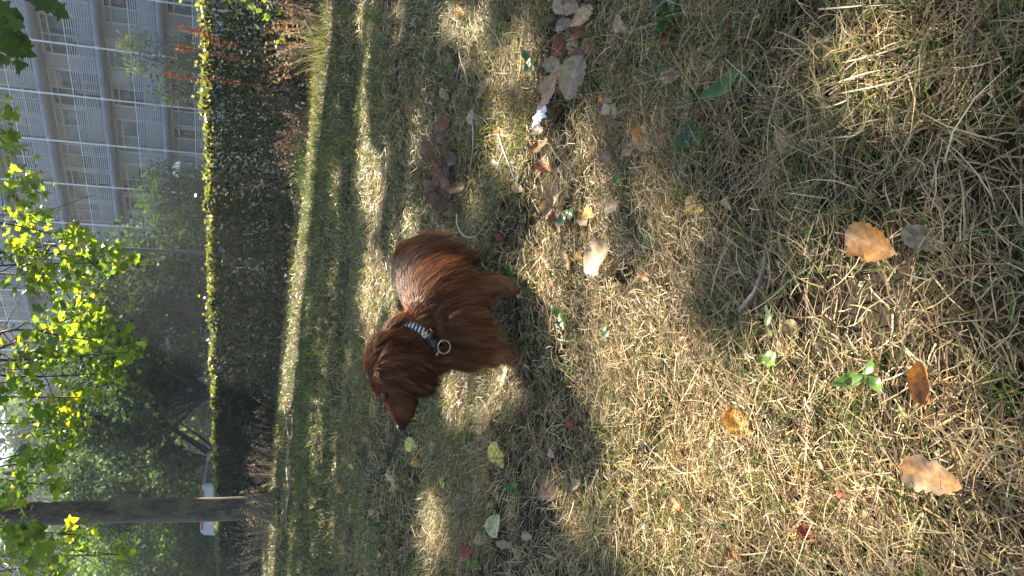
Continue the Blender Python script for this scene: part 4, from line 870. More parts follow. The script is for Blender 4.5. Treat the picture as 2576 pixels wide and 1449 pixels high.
NF = 98000
ta, tb, tc_ = co[tri[:, 0]], co[tri[:, 1]], co[tri[:, 2]]; area = np.linalg.norm(np.cross(tb - ta, tc_ - ta), axis=1)
cen = (ta + tb + tc_) / 3; head_w = np.where(np.linalg.norm(cen - np.array([-0.2, 1.55, 0.27]), axis=1) < 0.11, 2.2, 1.0)
pw = area * head_w; ti = rng.choice(nt_, NF, p=pw / pw.sum()); u, v = rng.random(NF), rng.random(NF); fl = u + v > 1; u[fl], v[fl] = 1 - u[fl], 1 - v[fl]
P0 = ta[ti] + u[:, None] * (tb - ta)[ti] + v[:, None] * (tc_ - ta)[ti]
Nn = nm[tri[ti]].mean(1); Nn /= np.linalg.norm(Nn, axis=1)[:, None]
eye_l = np.array([-0.222, 1.5305, 0.3005]); nose_p = np.array([-0.287, 1.5345, 0.2675])
kp = (np.linalg.norm(P0 - eye_l, axis=1) > 0.0075) & (np.linalg.norm(P0 - nose_p, axis=1) > 0.012)
P0, Nn = P0[kp], Nn[kp]; NF = len(P0)
D_, L_, Lf, C_ = coat(P0)
D_ = D_ - Nn * (D_ * Nn).sum(1)[:, None]; D_ /= np.linalg.norm(D_, axis=1)[:, None] + 1e-9
# locks: neighbouring hairs share a lean and gather at their tips
NCL = 6000; ci = rng.choice(NF, NCL, replace=False); kd = kdtree.KDTree(NCL)
for k in range(NCL): kd.insert(Vector(P0[ci[k]]), k)
kd.balance(); near = np.array([kd.find(Vector(p))[1] for p in P0])
jit = rng.normal(0, 1, (NCL, 3)); lj = rng.uniform(0.75, 1.3, NCL); cj = rng.uniform(0.6, 1.35, NCL)
eart = np.min([np.linalg.norm(P0 - q, axis=1) for q in smooth_path(EAR, 12)], axis=0); on_ear = (eart < 0.048) & (P0[:, 1] < 1.512)
calm = np.where(on_ear, 0.10, np.where(P0[:, 1] < 1.60, 0.22, 0.27))
dv = D_ + calm[:, None] * jit[near] + rng.normal(0, 0.07, (NF, 3)); dv = dv - Nn * (dv * Nn).sum(1)[:, None]; dv /= np.linalg.norm(dv, axis=1)[:, None] + 1e-9
L_ = L_ * lj[near] * rng.uniform(0.65, 1.2, NF); Lf = np.clip(Lf * rng.uniform(0.5, 1.6, NF), 0.02, 0.6)
S = 3; tt = np.linspace(0, 1, S + 1); lead = P0[ci][near] - P0; lead *= (np.linalg.norm(lead, axis=1) < 0.014)[:, None]
Pk = [P0]
for k in range(S):
    t = (k + 0.5) / S
    st = dv * (1 - Lf * 0.5)[:, None] + Nn * (Lf * (1.25 - 1.5 * t))[:, None] + np.array([0, 0, -1.0]) * (0.35 * t * np.clip(L_ / 0.05, 0, 1))[:, None] * (1 - np.clip(-Nn[:, 2], 0, 1))[:, None]
    st /= np.linalg.norm(st, axis=1)[:, None]; Pk.append(Pk[-1] + st * (L_ / S)[:, None])
Pk = np.stack(Pk, 1)
Pk += lead[:, None] * (0.5 * tt ** 1.5)[None, :, None] * np.clip(L_ / 0.03, 0, 1)[:, None, None]
Pk += rng.normal(0, 0.0006, Pk.shape) * tt[None, :, None]
Tk = np.gradient(Pk, axis=1); side = np.cross(Tk, Nn[:, None] + 0.5 * rng.normal(0, 1, (NF, 1, 3))); side /= np.linalg.norm(side, axis=2)[..., None] + 1e-9
wd = (rng.uniform(0.0006, 0.0012, NF)[:, None] * (1 - 0.8 * tt ** 1.3))[..., None] / 2
V = np.stack([Pk - side * wd, Pk + side * wd], 2).reshape(-1, 3); bb = (np.arange(NF) * (S + 1) * 2)[:, None]; k = (np.arange(S) * 2)[None]
F = np.stack([bb + k, bb + k + 1, bb + k + 3, bb + k + 2], -1).reshape(-1, 4)
streak = (rng.random(NCL) < 0.16)[near] & (L_ > 0.018)
ch = C_ * (cj[near] * rng.uniform(0.75, 1.25, NF))[:, None]; ch = np.where(streak[:, None], ch * 0.55 + np.array([0.36, 0.19, 0.085]) * 0.45, ch)
cfull = ch[:, None] * (0.75 + 0.5 * tt)[None, :, None]; cfull = np.repeat(cfull, 2, axis=1).reshape(-1, 3)
o = build('fur', V, F, M['fur'], dog, col=cfull, smooth=True); o.matrix_parent_inverse = DINV

def dsphere(name, c, r, mat, parent=dog, sc=(1, 1, 1)):
    b2 = bmesh.new(); ellipsoid_mesh(b2, c, r * sc[0], r * sc[1], r * sc[2], seg=20); m2 = bpy.data.meshes.new(name); b2.to_mesh(m2); b2.free()
    m2.polygons.foreach_set('use_smooth', np.ones(len(m2.polygons), bool)); m2.materials.append(mat); o = bpy.data.objects.new(name, m2); COL.objects.link(o); o.parent = parent
    if parent is dog: o.matrix_parent_inverse = DINV
    return o
M['eye'] = plain('dark_wet_eye', (0.010, 0.007, 0.005), 0.22, spec=0.3); M['nose'] = plain('black_nose', (0.012, 0.011, 0.011), 0.55, spec=0.3, bump=0.3, bscale=300)
dsphere('eye', eye_l + [0.001, 0.0045, 0.0], 0.0052, M['eye']); dsphere('eye', (-0.222, 1.592, 0.296), 0.0068, M['eye'])
dsphere('eyelid', eye_l + [0.002, 0.0055, 0.001], 0.0072, plain('eyelid_skin', (0.03, 0.014, 0.009), 0.6), sc=(1.15, 0.75, 0.9))
dsphere('nose', nose_p + [0.004, 0.0015, -0.001], 0.0112, M['nose'], sc=(0.85, 1.0, 0.85))

# collar: band, buckle, slider and ring
cax = NECK2 - NECK0; cax /= np.linalg.norm(cax); cc_ = np.array([-0.136, 1.601, 0.227])
e1 = np.cross(cax, [0, 0, 1.0]); e1 /= np.linalg.norm(e1); e2 = np.cross(cax, e1); CRX, CRY, CW = 0.0645, 0.0645, 0.017
def stripe_mat():
    m, nt, b, out = new_mat('striped_webbing'); b.inputs['Roughness'].default_value = 0.75
    at = node(nt, 'ShaderNodeAttribute', attribute_name='col'); sx = node(nt, 'ShaderNodeSeparateColor'); nt.links.new(at.outputs['Color'], sx.inputs[0])
    add = node(nt, 'ShaderNodeMath', operation='ADD'); nt.links.new(sx.outputs[0], add.inputs[0]); nt.links.new(sx.outputs[1], add.inputs[1])
    fr = node(nt, 'ShaderNodeMath', operation='FRACT'); nt.links.new(add.outputs[0], fr.inputs[0])
    gt = node(nt, 'ShaderNodeMath', operation='GREATER_THAN'); gt.inputs[1].default_value = 0.56; nt.links.new(fr.outputs[0], gt.inputs[0])
    mx = node(nt, 'ShaderNodeMix', data_type='RGBA'); mx.inputs[6].default_value = (0.015, 0.015, 0.02, 1); mx.inputs[7].default_value = (0.55, 0.55, 0.55, 1)
    nt.links.new(gt.outputs[0], mx.inputs[0]); nt.links.new(mx.outputs[2], b.inputs['Base Color']); return m
collar = empty('collar', tuple(cc_)); collar.parent = dog; collar.matrix_parent_inverse = DINV; CI = Matrix.Translation(-Vector(cc_))
NA = 120; Vc, Fc, Kc = [], [], []
for i in range(NA + 1):
    q = 2 * math.pi * i / NA
    for (w, rr_) in ((-CW / 2, 0.0), (CW / 2, 0.0), (CW / 2, -0.003), (-CW / 2, -0.003)):
        Vc.append(cc_ + (CRX + rr_) * (math.cos(q) * e1 + math.sin(q) * e2) + cax * w); Kc.append((46 * i / NA, 0.9 * (w / CW + 0.5), 0))
for i in range(NA):
    for j in range(4): a_, b_ = i * 4 + j, i * 4 + (j + 1) % 4; Fc.append([a_, b_, b_ + 4, a_ + 4])
M['web'] = stripe_mat(); M['black_plastic'] = plain('black_plastic', (0.014, 0.014, 0.016), 0.35); M['brass'] = plain('pale_brass_metal', (0.62, 0.52, 0.36), 0.28, metal=1.0)
o = build('collar_band', Vc, Fc, M['web'], collar, col=np.array(Kc), smooth=False); o.matrix_parent_inverse = CI
def on_collar(V, y):        # angle on the collar whose outer surface is seen at that spot
    best = None
    for q in np.linspace(0, 2 * math.pi, 720):
        p = cc_ + CRX * (math.cos(q) * e1 + math.sin(q) * e2); n_ = math.cos(q) * e1 + math.sin(q) * e2
        if n_ @ (EYE - p) <= 0: continue
        a_, b_, w_ = proj(p); d = (a_ - V) ** 2 + (b_ - y) ** 2
        if best is None or d < best[0]: best = (d, q)
    return best[1]
def cframe(q, lift_=0.0):
    n_ = math.cos(q) * e1 + math.sin(q) * e2; return cc_ + (CRX + lift_) * n_, n_, np.cross(cax, n_)
qb = on_collar(1095, 868)
p, n_, t_ = cframe(qb, 0.003); mb = MB(); mb.box(p, t_ * 0.020, n_ * 0.006, cax * 0.023)
p2, n2_, t2_ = cframe(qb + 0.26, 0.003); mb.box(p2, t2_ * 0.010, n2_ * 0.005, cax * 0.021)
o = mb.build('buckle', M['black_plastic'], collar); o.matrix_parent_inverse = CI
q2 = on_collar(1098, 878); p, n_, t_ = cframe(q2, 0.017); ra = np.linspace(0, 2 * math.pi, 33); ringP = [p - cax * 0.004 + 0.0135 * (math.cos(x) * t_ + math.sin(x) * (-cax * 0.9 + n_ * 0.35)) for x in ra]
mb = MB(); mb.tube(ringP, 0.0014, 8, cap=False); o = mb.build('ring', M['brass'], collar, True); o.matrix_parent_inverse = CI
q3 = on_collar(1072, 843); p, n_, t_ = cframe(q3, 0.003); mb = MB()
for s_x in (-1, 1): mb.tube([p + t_ * 0.004 * s_x - cax * 0.012, p + t_ * 0.004 * s_x + cax * 0.012], 0.0013, 6)
for s_x in (-1, 1): mb.tube([p - t_ * 0.004 + cax * 0.012 * s_x, p + t_ * 0.004 + cax * 0.012 * s_x], 0.0013, 6)
o = mb.build('slider', M['brass'], collar, True); o.matrix_parent_inverse = CI
q4 = on_collar(1113, 915); p, n_, t_ = cframe(q4, 0.002); mb = MB(); mb.box(p, t_ * 0.006, n_ * 0.004, cax * 0.008); o = mb.build('red_tag', plain('red_thread', (0.5, 0.06, 0.03), 0.7), collar); o.matrix_parent_inverse = CI
# ------------------------------------------------------------------ fallen leaves, each one a thing (place, size and pointing direction surveyed)
CL = {'greybrown': (0.28, 0.18, 0.10), 'pale': (0.46, 0.36, 0.23), 'tan': (0.44, 0.31, 0.18), 'orange': (0.55, 0.23, 0.04), 'brown': (0.16, 0.085, 0.045), 'redbrown': (0.24, 0.085, 0.04), 'dark': (0.10, 0.055, 0.032),
      'pink': (0.36, 0.22, 0.16), 'gold': (0.55, 0.34, 0.06), 'yellow': (0.66, 0.56, 0.13), 'cream': (0.60, 0.52, 0.33), 'grey': (0.32, 0.25, 0.17), 'palegreen': (0.45, 0.46, 0.20), 'mauve': (0.20, 0.13, 0.09), 'darkred': (0.22, 0.04, 0.03)}
CL = {k: tuple(np.array(v) * (0.62 if min(v) > 0.2 else 0.85)) for k, v in CL.items()}
LEAVES = [  # V, y, size px, dx, dy, colour, second colour, curl, label
 (1411, 225, 125, -18, 125, 'greybrown', 'tan', 0.15, 'largest grey-brown leaf of the heap by the frame edge, lying flat beside the plastic shard'),
 (1468, 200, 108, -20, 90, 'pale', 'grey', 0.5, 'pale grey ribbed leaf lying beside the largest grey-brown leaf'),
 (1404, 120, 80, -30, 60, 'redbrown', 'greybrown', 0.7, 'folded rust-brown leaf in the middle of the heap by the frame edge'),
 (1389, 162, 60, -40, 20, 'pale', 'grey', 0.4, 'pale grey leaf edge peeping from under the heap of big leaves'),
 (1449, 115, 58, 10, 50, 'greybrown', 'pale', 0.3, 'upright grey-brown leaf in the heap next to the folded rust-brown leaf'),
 (1491, 120, 54, 30, 20, 'greybrown', 'brown', 0.3, 'grey-brown leaf at the near rim of the heap'),
 (1443, 154, 44, -10, 40, 'orange', 'brown', 0.3, 'small orange-brown leaf tucked between the big leaves of the heap'),
 (1476, 47, 78, -30, 50, 'tan', 'orange', 0.25, 'tan and orange leaf lying on top of the heap near the frame edge'),
 (1419, 18, 84, 40, 40, 'pale', 'tan', 0.6, 'curled pale leaf cut by the frame edge at the heap'),
 (1458, 16, 72, 50, 10, 'grey', 'greybrown', 0.5, 'shaded grey leaf cut by the frame edge beside the tan and orange leaf'),
 (1424, 62, 56, 30, -30, 'grey', 'pale', 0.7, 'crinkled grey leaf below the curled pale leaf of the heap'),
 (1432, 92, 66, 20, 40, 'brown', 'dark', 0.8, 'dark brown rolled leaf in the gap of the big-leaf heap'),
 (1465, 90, 60, -30, 30, 'redbrown', 'dark', 0.9, 'shaded red-brown leaf under the tan and orange leaf of the heap'),
 (1475, 140, 56, 30, 40, 'brown', 'greybrown', 0.7, 'brown leaf between the near-rim leaf and the pale ribbed leaf'),
 (1400, 48, 62, -40, 20, 'greybrown', 'dark', 0.8, 'grey-brown rolled leaf at the far rim of the heap near the frame edge'),
 (1571, 65, 62, 30, 40, 'pink', 'tan', 0.3, 'pinkish tan leaf lying alone nearer than the heap'),
 (1693, 95, 66, -20, 50, 'redbrown', 'brown', 0.9, 'red-brown curled leaf beside the dark broad weed at the frame edge'),
 (1700, 198, 72, -60, 10, 'pink', 'tan', 0.6, 'oval pinkish brown leaf near the jagged weed leaves'),
 (2015, 362, 96, 60, 50, 'tan', 'orange', 0.6, 'tan leaf with an orange curled rim in the shaded foreground grass'),
 (1807, 170, 42, 10, 40, 'cream', 'gold', 0.5, 'small yellowish leaf between the two jagged green weed leaves'),
 (1770, 520, 66, 40, 30, 'tan', 'gold', 0.3, 'tan leaf with a gold rim standing on edge, nearer than the dog tail'),
 (1862, 515, 40, 10, 30, 'cream', 'tan', 0.8, 'little pale curled leaf beside the gold-rimmed leaf'),
 (2287, 620, 135, 90, 40, 'tan', 'orange', 0.25, 'big tan leaf with an orange edge lying in the shaded foreground'),
 (2372, 605, 100, 60, 30, 'grey', 'pale', 0.6, 'crumpled grey leaf just nearer than the big tan foreground leaf'),
 (2412, 964, 105, -10, -90, 'orange', 'brown', 0.9, 'orange-brown rolled leaf in the sunny foreground'),
 (2447, 1194, 150, 120, 50, 'orange', 'tan', 0.35, 'largest sunlit orange and cream leaf in the foreground'),
 (1887, 1064, 84, 50, 60, 'orange', 'gold', 0.45, 'bright orange leaf standing in the sunny dry grass'),
 (1807, 1106, 42, 10, -30, 'yellow', 'cream', 0.5, 'pale yellow leaf close behind the bright orange leaf'),
 (2029, 829, 54, 20, 40, 'palegreen', 'greybrown', 0.3, 'olive leaf next to a pale green one in the foreground'),
 (2037, 1276, 52, 40, -10, 'orange', 'redbrown', 0.6, 'small orange-red leaf sunk in the sunny grass near the frame side'),
 (2052, 1341, 46, 20, 30, 'darkred', 'redbrown', 0.5, 'dark red small leaf in the sunny grass, nearest of its neighbours to the frame side'),
 (1864, 1391, 38, 20, 20, 'orange', 'brown', 0.5, 'orange-brown leaf bit by the sunny frame edge'),
 (2107, 1169, 28, 10, 20, 'pink', 'tan', 0.5, 'tiny pinkish leaf in the sunny foreground straw'),
 (2164, 1241, 34, 20, 10, 'redbrown', 'pink', 0.5, 'little reddish leaf between tiny pink leaf and the largest orange one'),
 (1727, 1269, 44, 20, 30, 'tan', 'orange', 0.5, 'tan-orange leaf half buried at the rear of the sunny patch'),
 (1281, 1144, 70, 12, 65, 'yellow', 'yellow', 0.15, 'bright yellow leaf lying flat in front of the dog nose'),
 (1037, 1119, 50, 20, 40, 'palegreen', 'yellow', 0.15, 'pale yellow-green leaf just beyond the dog nose'),
 (1043, 1163, 44, -30, 20, 'orange', 'gold', 0.3, 'orange leaf beside the pale yellow-green leaf beyond the dog nose'),
 (1101, 1124, 52, 20, 40, 'pale', 'tan', 0.5, 'pale tan leaf below the yellow-green leaf by the dog nose'),
 (1144, 1131, 44, -20, 30, 'pink', 'brown', 0.4, 'pinkish brown leaf between pale tan leaf and yellow leaf'),
 (1251, 1064, 52, -10, 45, 'orange', 'tan', 0.3, 'orange and tan leaf on the sunny grass under the dog chin'),
 (1156, 1051, 36, 10, 30, 'pale', 'pink', 0.6, 'small pale and pink leaf below the dog muzzle'),
 (1291, 949, 56, -10, 50, 'cream', 'pale', 0.35, 'pale cream leaf by the dog front paw'),
 (1315, 961, 28, 20, 10, 'pink', 'pale', 0.3, 'small pinkish leaf touching the cream leaf at the front paw'),
 (1269, 1199, 46, 10, 40, 'dark', 'mauve', 0.8, 'dark rolled leaf beside the bright yellow leaf'),
 (1411, 1236, 76, -50, 50, 'mauve', 'greybrown', 0.2, 'grey-mauve veined leaf on the shaded grass left of the dog'),
 (1479, 1214, 42, 30, -20, 'tan', 'pale', 0.5, 'small tan leaf nearer than the grey-mauve leaf'),
 (1421, 1139, 34, 10, 20, 'pink', 'grey', 0.5, 'little grey-pink leaf in the dog shadow'),
 (1466, 1071, 40, 20, 30, 'brown', 'redbrown', 0.8, 'brown rolled leaf at the near rim of the dog shadow'),
 (1271, 1319, 72, 20, -60, 'cream', 'palegreen', 0.4, 'large pale cream-green leaf far left of the dog'),
 (1224, 1351, 56, 30, 20, 'pale', 'tan', 0.5, 'pale tan leaf just behind the large cream-green leaf'),
 (1194, 1386, 50, 20, -30, 'darkred', 'redbrown', 0.3, 'dark red leaf far left, beside the pale tan leaf'),
 (1176, 1279, 80, -20, 70, 'mauve', 'pale', 0.8, 'ribbed grey leaf with stripes, left of the yellow leaf'),
 (1121, 1216, 28, 0, 25, 'yellow', 'palegreen', 0.3, 'small yellow-green leaf beyond the bright yellow leaf'),
 (1259, 1269, 26, 10, 15, 'pale', 'pale', 0.6, 'tiny whitish leaf between ribbed grey leaf and cream-green leaf'),
 (949, 1289, 38, -15, 35, 'tan', 'pink', 0.8, 'tan rolled leaf on the far shaded lawn'),
 (894, 1174, 22, 10, 15, 'gold', 'yellow', 0.3, 'tiny gold leaf far behind the dog nose'),
 (864, 1229, 28, 20, 10, 'yellow', 'gold', 0.3, 'farthest yellow leaf on the lawn toward the plane trunk'),
 (888, 1284, 26, 20, -10, 'gold', 'yellow', 0.5, 'gold leaf between the farthest yellow leaf and the tan rolled leaf'),
 (966, 1394, 30, 10, 25, 'gold', 'orange', 0.5, 'orange-yellow leaf near the frame edge on the far lawn'),
 (1299, 1364, 46, 30, 20, 'grey', 'pale', 0.8, 'pale grey curled leaf nearer than the cream-green leaf'),
 (1354, 1346, 34, 20, 15, 'tan', 'pale', 0.5, 'small tan leaf in shade below the cream-green leaf'),
 (991, 1199, 30, 20, 10, 'pale', 'cream', 0.6, 'small whitish leaf beyond the orange leaf near the nose'),
 (929, 1104, 30, 10, 20, 'pink', 'mauve', 0.5, 'pinkish leaf beyond the dog forehead on the far lawn'),
 (899, 1319, 30, 20, 10, 'darkred', 'redbrown', 0.4, 'dark red leaf on the far shaded lawn near the tan rolled leaf'),
 (1204, 138, 66, -20, 60, 'tan', 'brown', 0.6, 'long tan-brown leaf in the sun between leaf pile and frame edge'),
 (1179, 168, 42, 20, 20, 'gold', 'orange', 0.4, 'golden leaf touching the pale forked twig'),
 (1151, 150, 46, 20, 30, 'dark', 'brown', 0.5, 'dark brown leaf behind the golden leaf'),
 (1149, 212, 46, 10, 30, 'brown', 'dark', 0.5, 'brown leaf under the end of the forked twig'),
 (1229, 225, 56, -10, 45, 'greybrown', 'pale', 0.4, 'grey-tan leaf alone between the leaf pile and the heap of big leaves'),
 (1134, 240, 42, 10, 35, 'redbrown', 'tan', 0.5, 'red-brown leaf just beyond the forked twig'),
 (1206, 300, 56, 20, 45, 'cream', 'pale', 0.4, 'pale cream leaf in sun nearer than the brown leaf pile'),
 (1264, 335, 46, 20, 30, 'orange', 'tan', 0.4, 'orange-tan leaf at the end of the pale stick'),
 (1364, 370, 60, -30, 40, 'orange', 'brown', 0.4, 'orange-brown leaf nearer than the pale stick'),
 (1376, 418, 56, 20, 40, 'redbrown', 'orange', 0.4, 'red-brown leaf beside the orange-brown leaf'),
 (1366, 328, 52, 40, 10, 'pink', 'pale', 0.5, 'pale pinkish leaf near the plastic shard'),
 (1544, 272, 64, 40, 30, 'cream', 'tan', 0.5, 'yellowish tan leaf in grass nearer than the plastic shard'),
 (1526, 252, 28, 10, 20, 'orange', 'brown', 0.5, 'small orange leaf beside the yellowish tan leaf'),
 (1556, 345, 58, 30, -20, 'brown', 'orange', 0.4, 'brown-orange leaf at the rear of the foreground cluster of three'),
 (1616, 350, 70, 10, 60, 'orange', 'cream', 0.4, 'orange and cream leaf, nearest of the cluster of three'),
 (1591, 377, 52, -20, 40, 'pink', 'tan', 0.4, 'pink-brown leaf in the middle of the cluster of three'),
 (1536, 398, 44, 10, 40, 'pink', 'brown', 0.5, 'pinkish leaf beside the cluster of three'),
 (1394, 520, 70, 20, -50, 'greybrown', 'pale', 0.6, 'grey-tan cupped leaf nearer than the dog tail'),
 (1409, 562, 56, 10, 45, 'redbrown', 'dark', 0.5, 'red-brown leaf leaning on the grey-tan cupped leaf'),
 (1464, 552, 52, 20, 40, 'orange', 'tan', 0.3, 'orange leaf next to the red-brown leaf, nearer than the tail'),
 (1491, 535, 50, 30, 30, 'orange', 'gold', 0.4, 'brightest orange leaf of the group nearer than the dog tail'),
 (1549, 520, 64, 40, -30, 'pale', 'tan', 0.4, 'pale tan leaf nearest of the group by the dog tail'),
 (1529, 655, 125, -80, 90, 'tan', 'greybrown', 0.25, 'large tan ribbed leaf lying alone nearer than the dog hind leg'),
 (1431, 655, 52, 10, 40, 'tan', 'orange', 0.4, 'tan leaf between the dog hind leg and the large ribbed leaf'),
 (1459, 645, 30, 20, 15, 'orange', 'gold', 0.4, 'small orange leaf by the tan leaf behind the large ribbed leaf'),
 (1274, 595, 32, 10, 20, 'darkred', 'brown', 0.5, 'dark red little leaf beside the dog hind foot'),
 (1204, 602, 32, 20, 10, 'orange', 'gold', 0.4, 'orange-yellow leaf at the end of the white bent twig by the tail'),
 (1654, 565, 42, 20, 20, 'brown', 'dark', 0.6, 'dark brown leaf between the gold-rimmed leaf and the pale tan leaf'),
 (1646, 697, 38, 20, 20, 'redbrown', 'tan', 0.5, 'brown leaf nearer than the large ribbed tan leaf'),
 (1264, 412, 36, 20, 20, 'cream', 'pale', 0.6, 'cream leaf beside the pale stick'),
 (1319, 477, 38, 20, 25, 'tan', 'pale', 0.5, 'small tan leaf between pale stick and the cupped leaf'),
 (1169, 30, 46, 20, 30, 'gold', 'orange', 0.5, 'yellow-orange leaf by the frame edge in the sunny patch'),
 (959, 75, 26, 10, 20, 'orange', 'redbrown', 0.4, 'small orange leaf on the far lawn near the dry plants'),
 (1001, 92, 28, 10, 20, 'orange', 'brown', 0.4, 'orange leaf a step nearer than the far one by the dry plants'),
 (1059, 472, 30, 10, 20, 'pale', 'cream', 0.5, 'pale small leaf just beyond the brown leaf pile'),
 (924, 165, 24, 10, 15, 'yellow', 'gold', 0.4, 'yellow leaf far across the lawn in the sunlit band'),
 (1040, 270, 34, 15, 20, 'redbrown', 'brown', 0.4, 'red-brown leaf beyond the forked twig on the shaded lawn'),
]
PILE = [(565, 625), (520, 735), (600, 745), (505, 870), (570, 830), (592, 872), (510, 940), (558, 935), (622, 925), (500, 990), (600, 985), (560, 1050), (592, 1062), (645, 955), (490, 780), (545, 690), (615, 800), (535, 1010), (575, 900)]
for k, (a_, b_) in enumerate(PILE):
    LEAVES.append((858.7 + a_ * 0.5, b_ * 0.5, random.uniform(52, 74), random.uniform(-40, 40), random.uniform(-40, 50), random.choice(['dark', 'dark', 'brown']), random.choice(['mauve', 'brown', 'redbrown']), random.uniform(0.4, 0.9), 'dark brown curled leaf in the pile beyond the dog tail'))
lr = np.random.default_rng(77)
def fallen(V, y, px, dx, dy, c1, c2, curl, label, height=0.028, group=None, green=False):
    p = gnd(V, y, 0.0); p[2] = bumps(p[0], p[1]) + height; dist = (p - EYE) @ FWD; L = px / FOC * dist * 1.08
    q = gnd(V + dx * 0.5, y + dy * 0.5, 0.0) - gnd(V - dx * 0.5, y - dy * 0.5, 0.0); yaw = math.atan2(q[1], q[0]) - math.pi / 2
    tv, tf = ovate(16, 8, lr.uniform(0.31, 0.41), 0.0, 0.0, lr.uniform(0.62, 0.8))
    edge = np.abs(np.arange(len(tv)) % 9 - 4) == 4; tv[edge, 0] *= 1 - 0.28 * (lr.random(edge.sum()) < 0.09) - 0.10 * lr.random(edge.sum())
    curl = min(curl * 1.5 + 0.12, 1.5); x, t = tv[:, 0], tv[:, 1] - 0.5; u = x / 0.4
    vein = np.cos((t * 7 - np.abs(u) * 1.3) * 2 * math.pi); rib = 0.014 * vein * np.abs(u)
    X = np.where(np.abs(x) > 0, np.sin(x * 3.2 * curl) / (3.2 * curl + 1e-6), 0); Z = (1 - np.cos(x * 3.2 * curl)) / (3.2 * curl + 1e-6)
    Z = Z + lr.uniform(0.1, 0.5) * curl * t * t * lr.choice([1, 1, -0.6]) + rib + 0.06 * np.sin(t * 8 + lr.uniform(0, 6)) * u * u + 0.03 * np.sin(t * 15 + u * 3 + lr.uniform(0, 6)) * np.abs(u) + lr.uniform(-0.35, 0.35) * curl * t * x * 3
    tv = np.stack([X, t, Z], 1)
    k1, k2 = np.array(CL[c1]), np.array(CL[c2]); wob = np.clip(0.5 + 0.9 * np.sin(t * 3 + lr.uniform(0, 6)) * 0.5 + 0.6 * (np.abs(u) - 0.5) + lr.normal(0, 0.12, len(t)), 0, 1)[:, None]
    col = k1 * (1 - wob) + k2 * wob; mid = np.abs(u) < 0.05; col[mid] = col[mid] * 1.3; col = col * (1 + 0.16 * np.clip(vein, -0.3, 1) * (np.abs(u) > 0.05))[:, None] * (1 - 0.35 * (np.abs(u) > 0.95) * lr.random(len(u)))[:, None]
    o = build('fallen_leaf', tv, tf, M['dead_leaf'], col=col, smooth=True)
    st, sf = tube([(0, -0.5, 0.0), (0.02, -0.62, 0.01), (0.06, -0.74, -0.02)], [0.012, 0.009, 0.008], 5); stem = build('stalk', st, sf, M['dead_leaf'], o, col=np.tile(k1 * 0.8, (len(st), 1)))
    o.location = p; o.scale = (L, L, L)
    tilt = lr.uniform(0.12, 0.62); o.rotation_euler = (Matrix.Rotation(tilt, 3, Vector((1, lr.normal(0, 0.4), 0)).normalized()) @ Matrix.Rotation(yaw, 3, 'Z') @ Matrix.Rotation(lr.normal(0, 0.15), 3, 'Y')).to_euler()
    tag(o, label, 'leaf', group)
for k, row in enumerate(LEAVES):
    pile = k >= len(LEAVES) - len(PILE)
    fallen(*row, height=(lr.uniform(0.02, 0.075) if pile else 0.012 + 0.012 * lr.random() + (0.018 if row[2] > 100 else 0)), group='dark leaf pile beyond the tail' if pile else 'fallen leaves on the lawn')

# uncountable crumbs of leaf litter between the blades
n = 5200; x, y = in_view_patch(0.4, 7.5, n); c = np.array([CL[q] for q in ('brown', 'tan', 'pink', 'redbrown', 'pale', 'greybrown')])[lr.integers(0, 6, n)] * lr.uniform(0.7, 1.1, (n, 1))
V, F, id_ = scatter(DI_V, DI_F, np.stack([x, y, bumps(x, y) + lr.uniform(0.004, 0.02, n)], 1), rand_rot(n, np.abs(lr.normal(0.3, 0.3, n))), lr.uniform(0.006, 0.022, n) * (0.7 + 0.12 * y))
tag(build('leaf_litter', V, F, M['dead_leaf'], col=c[id_]), 'crumbs of dead leaf scattered between the grass blades', 'litter', kind='stuff')

# weeds: rosettes and single jagged leaves
def weed(V, y, leaves, label, px, col=(0.05, 0.105, 0.03), jag=True, height=0.02):
    p = gnd(V, y, 0.0); p[2] = bumps(p[0], p[1]) + height; t = empty('weed', tuple(p)); tag(t, label, 'weed', 'green weeds in the lawn'); dist = (p - EYE) @ FWD
    for (dx, dy, s) in leaves:
        q = gnd(V + dx * 0.5, y + dy * 0.5) - gnd(V - dx * 0.5, y - dy * 0.5); yaw = math.atan2(q[1], q[0]) - math.pi / 2
        tv, tf = ovate(12, 4, 0.17 if jag else 0.3, 0.3, 0.35, 0.95)
        if jag: k = np.abs(tv[:, 0]) > 0.02; tv[k, 0] *= 1 + 0.45 * np.sin(tv[k, 1] * 38)
        tv[:, 2] += 0.05 * np.sin(tv[:, 1] * 9)
        Lw = px * s / FOC * dist * 1.1; o = build('leaf', tv * Lw, tf, M['weed'], t, col=np.tile(np.array(col) * lr.uniform(0.8, 1.25), (len(tv), 1)), smooth=True)
        o.rotation_euler = (0.15 + lr.uniform(0, 0.25), lr.normal(0, 0.2), yaw)
weed(1860, 50, [(10, 95, 1.0)], 'single jagged dandelion leaf lying toward the frame edge', 105)
weed(1905, 182, [(-60, 70, 1.0), (40, 60, 0.45)], 'jagged dark green dandelion next to the small yellowish leaf', 125)
weed(1694, 10, [(10, 60, 1.0), (40, 30, 0.7), (-50, 30, 0.7)], 'broad dark green weed leaves cut by the frame edge', 95, (0.035, 0.08, 0.03), False)
weed(1690, 175, [(-30, 20, 1.0), (30, 30, 0.8)], 'small dark green weed beside the oval pinkish brown leaf', 48, (0.04, 0.08, 0.03), False)
weed(1764, 225, [(10, 60, 1.0), (40, 40, 0.8)], 'shaded green weed pair behind the dark jagged dandelion', 80, (0.05, 0.10, 0.04))
weed(1790, 345, [(-40, 20, 1.0), (40, 30, 0.8), (-30, -30, 0.8)], 'dark green round-leaved weed beyond the orange-rimmed tan leaf', 66, (0.045, 0.09, 0.03), False)
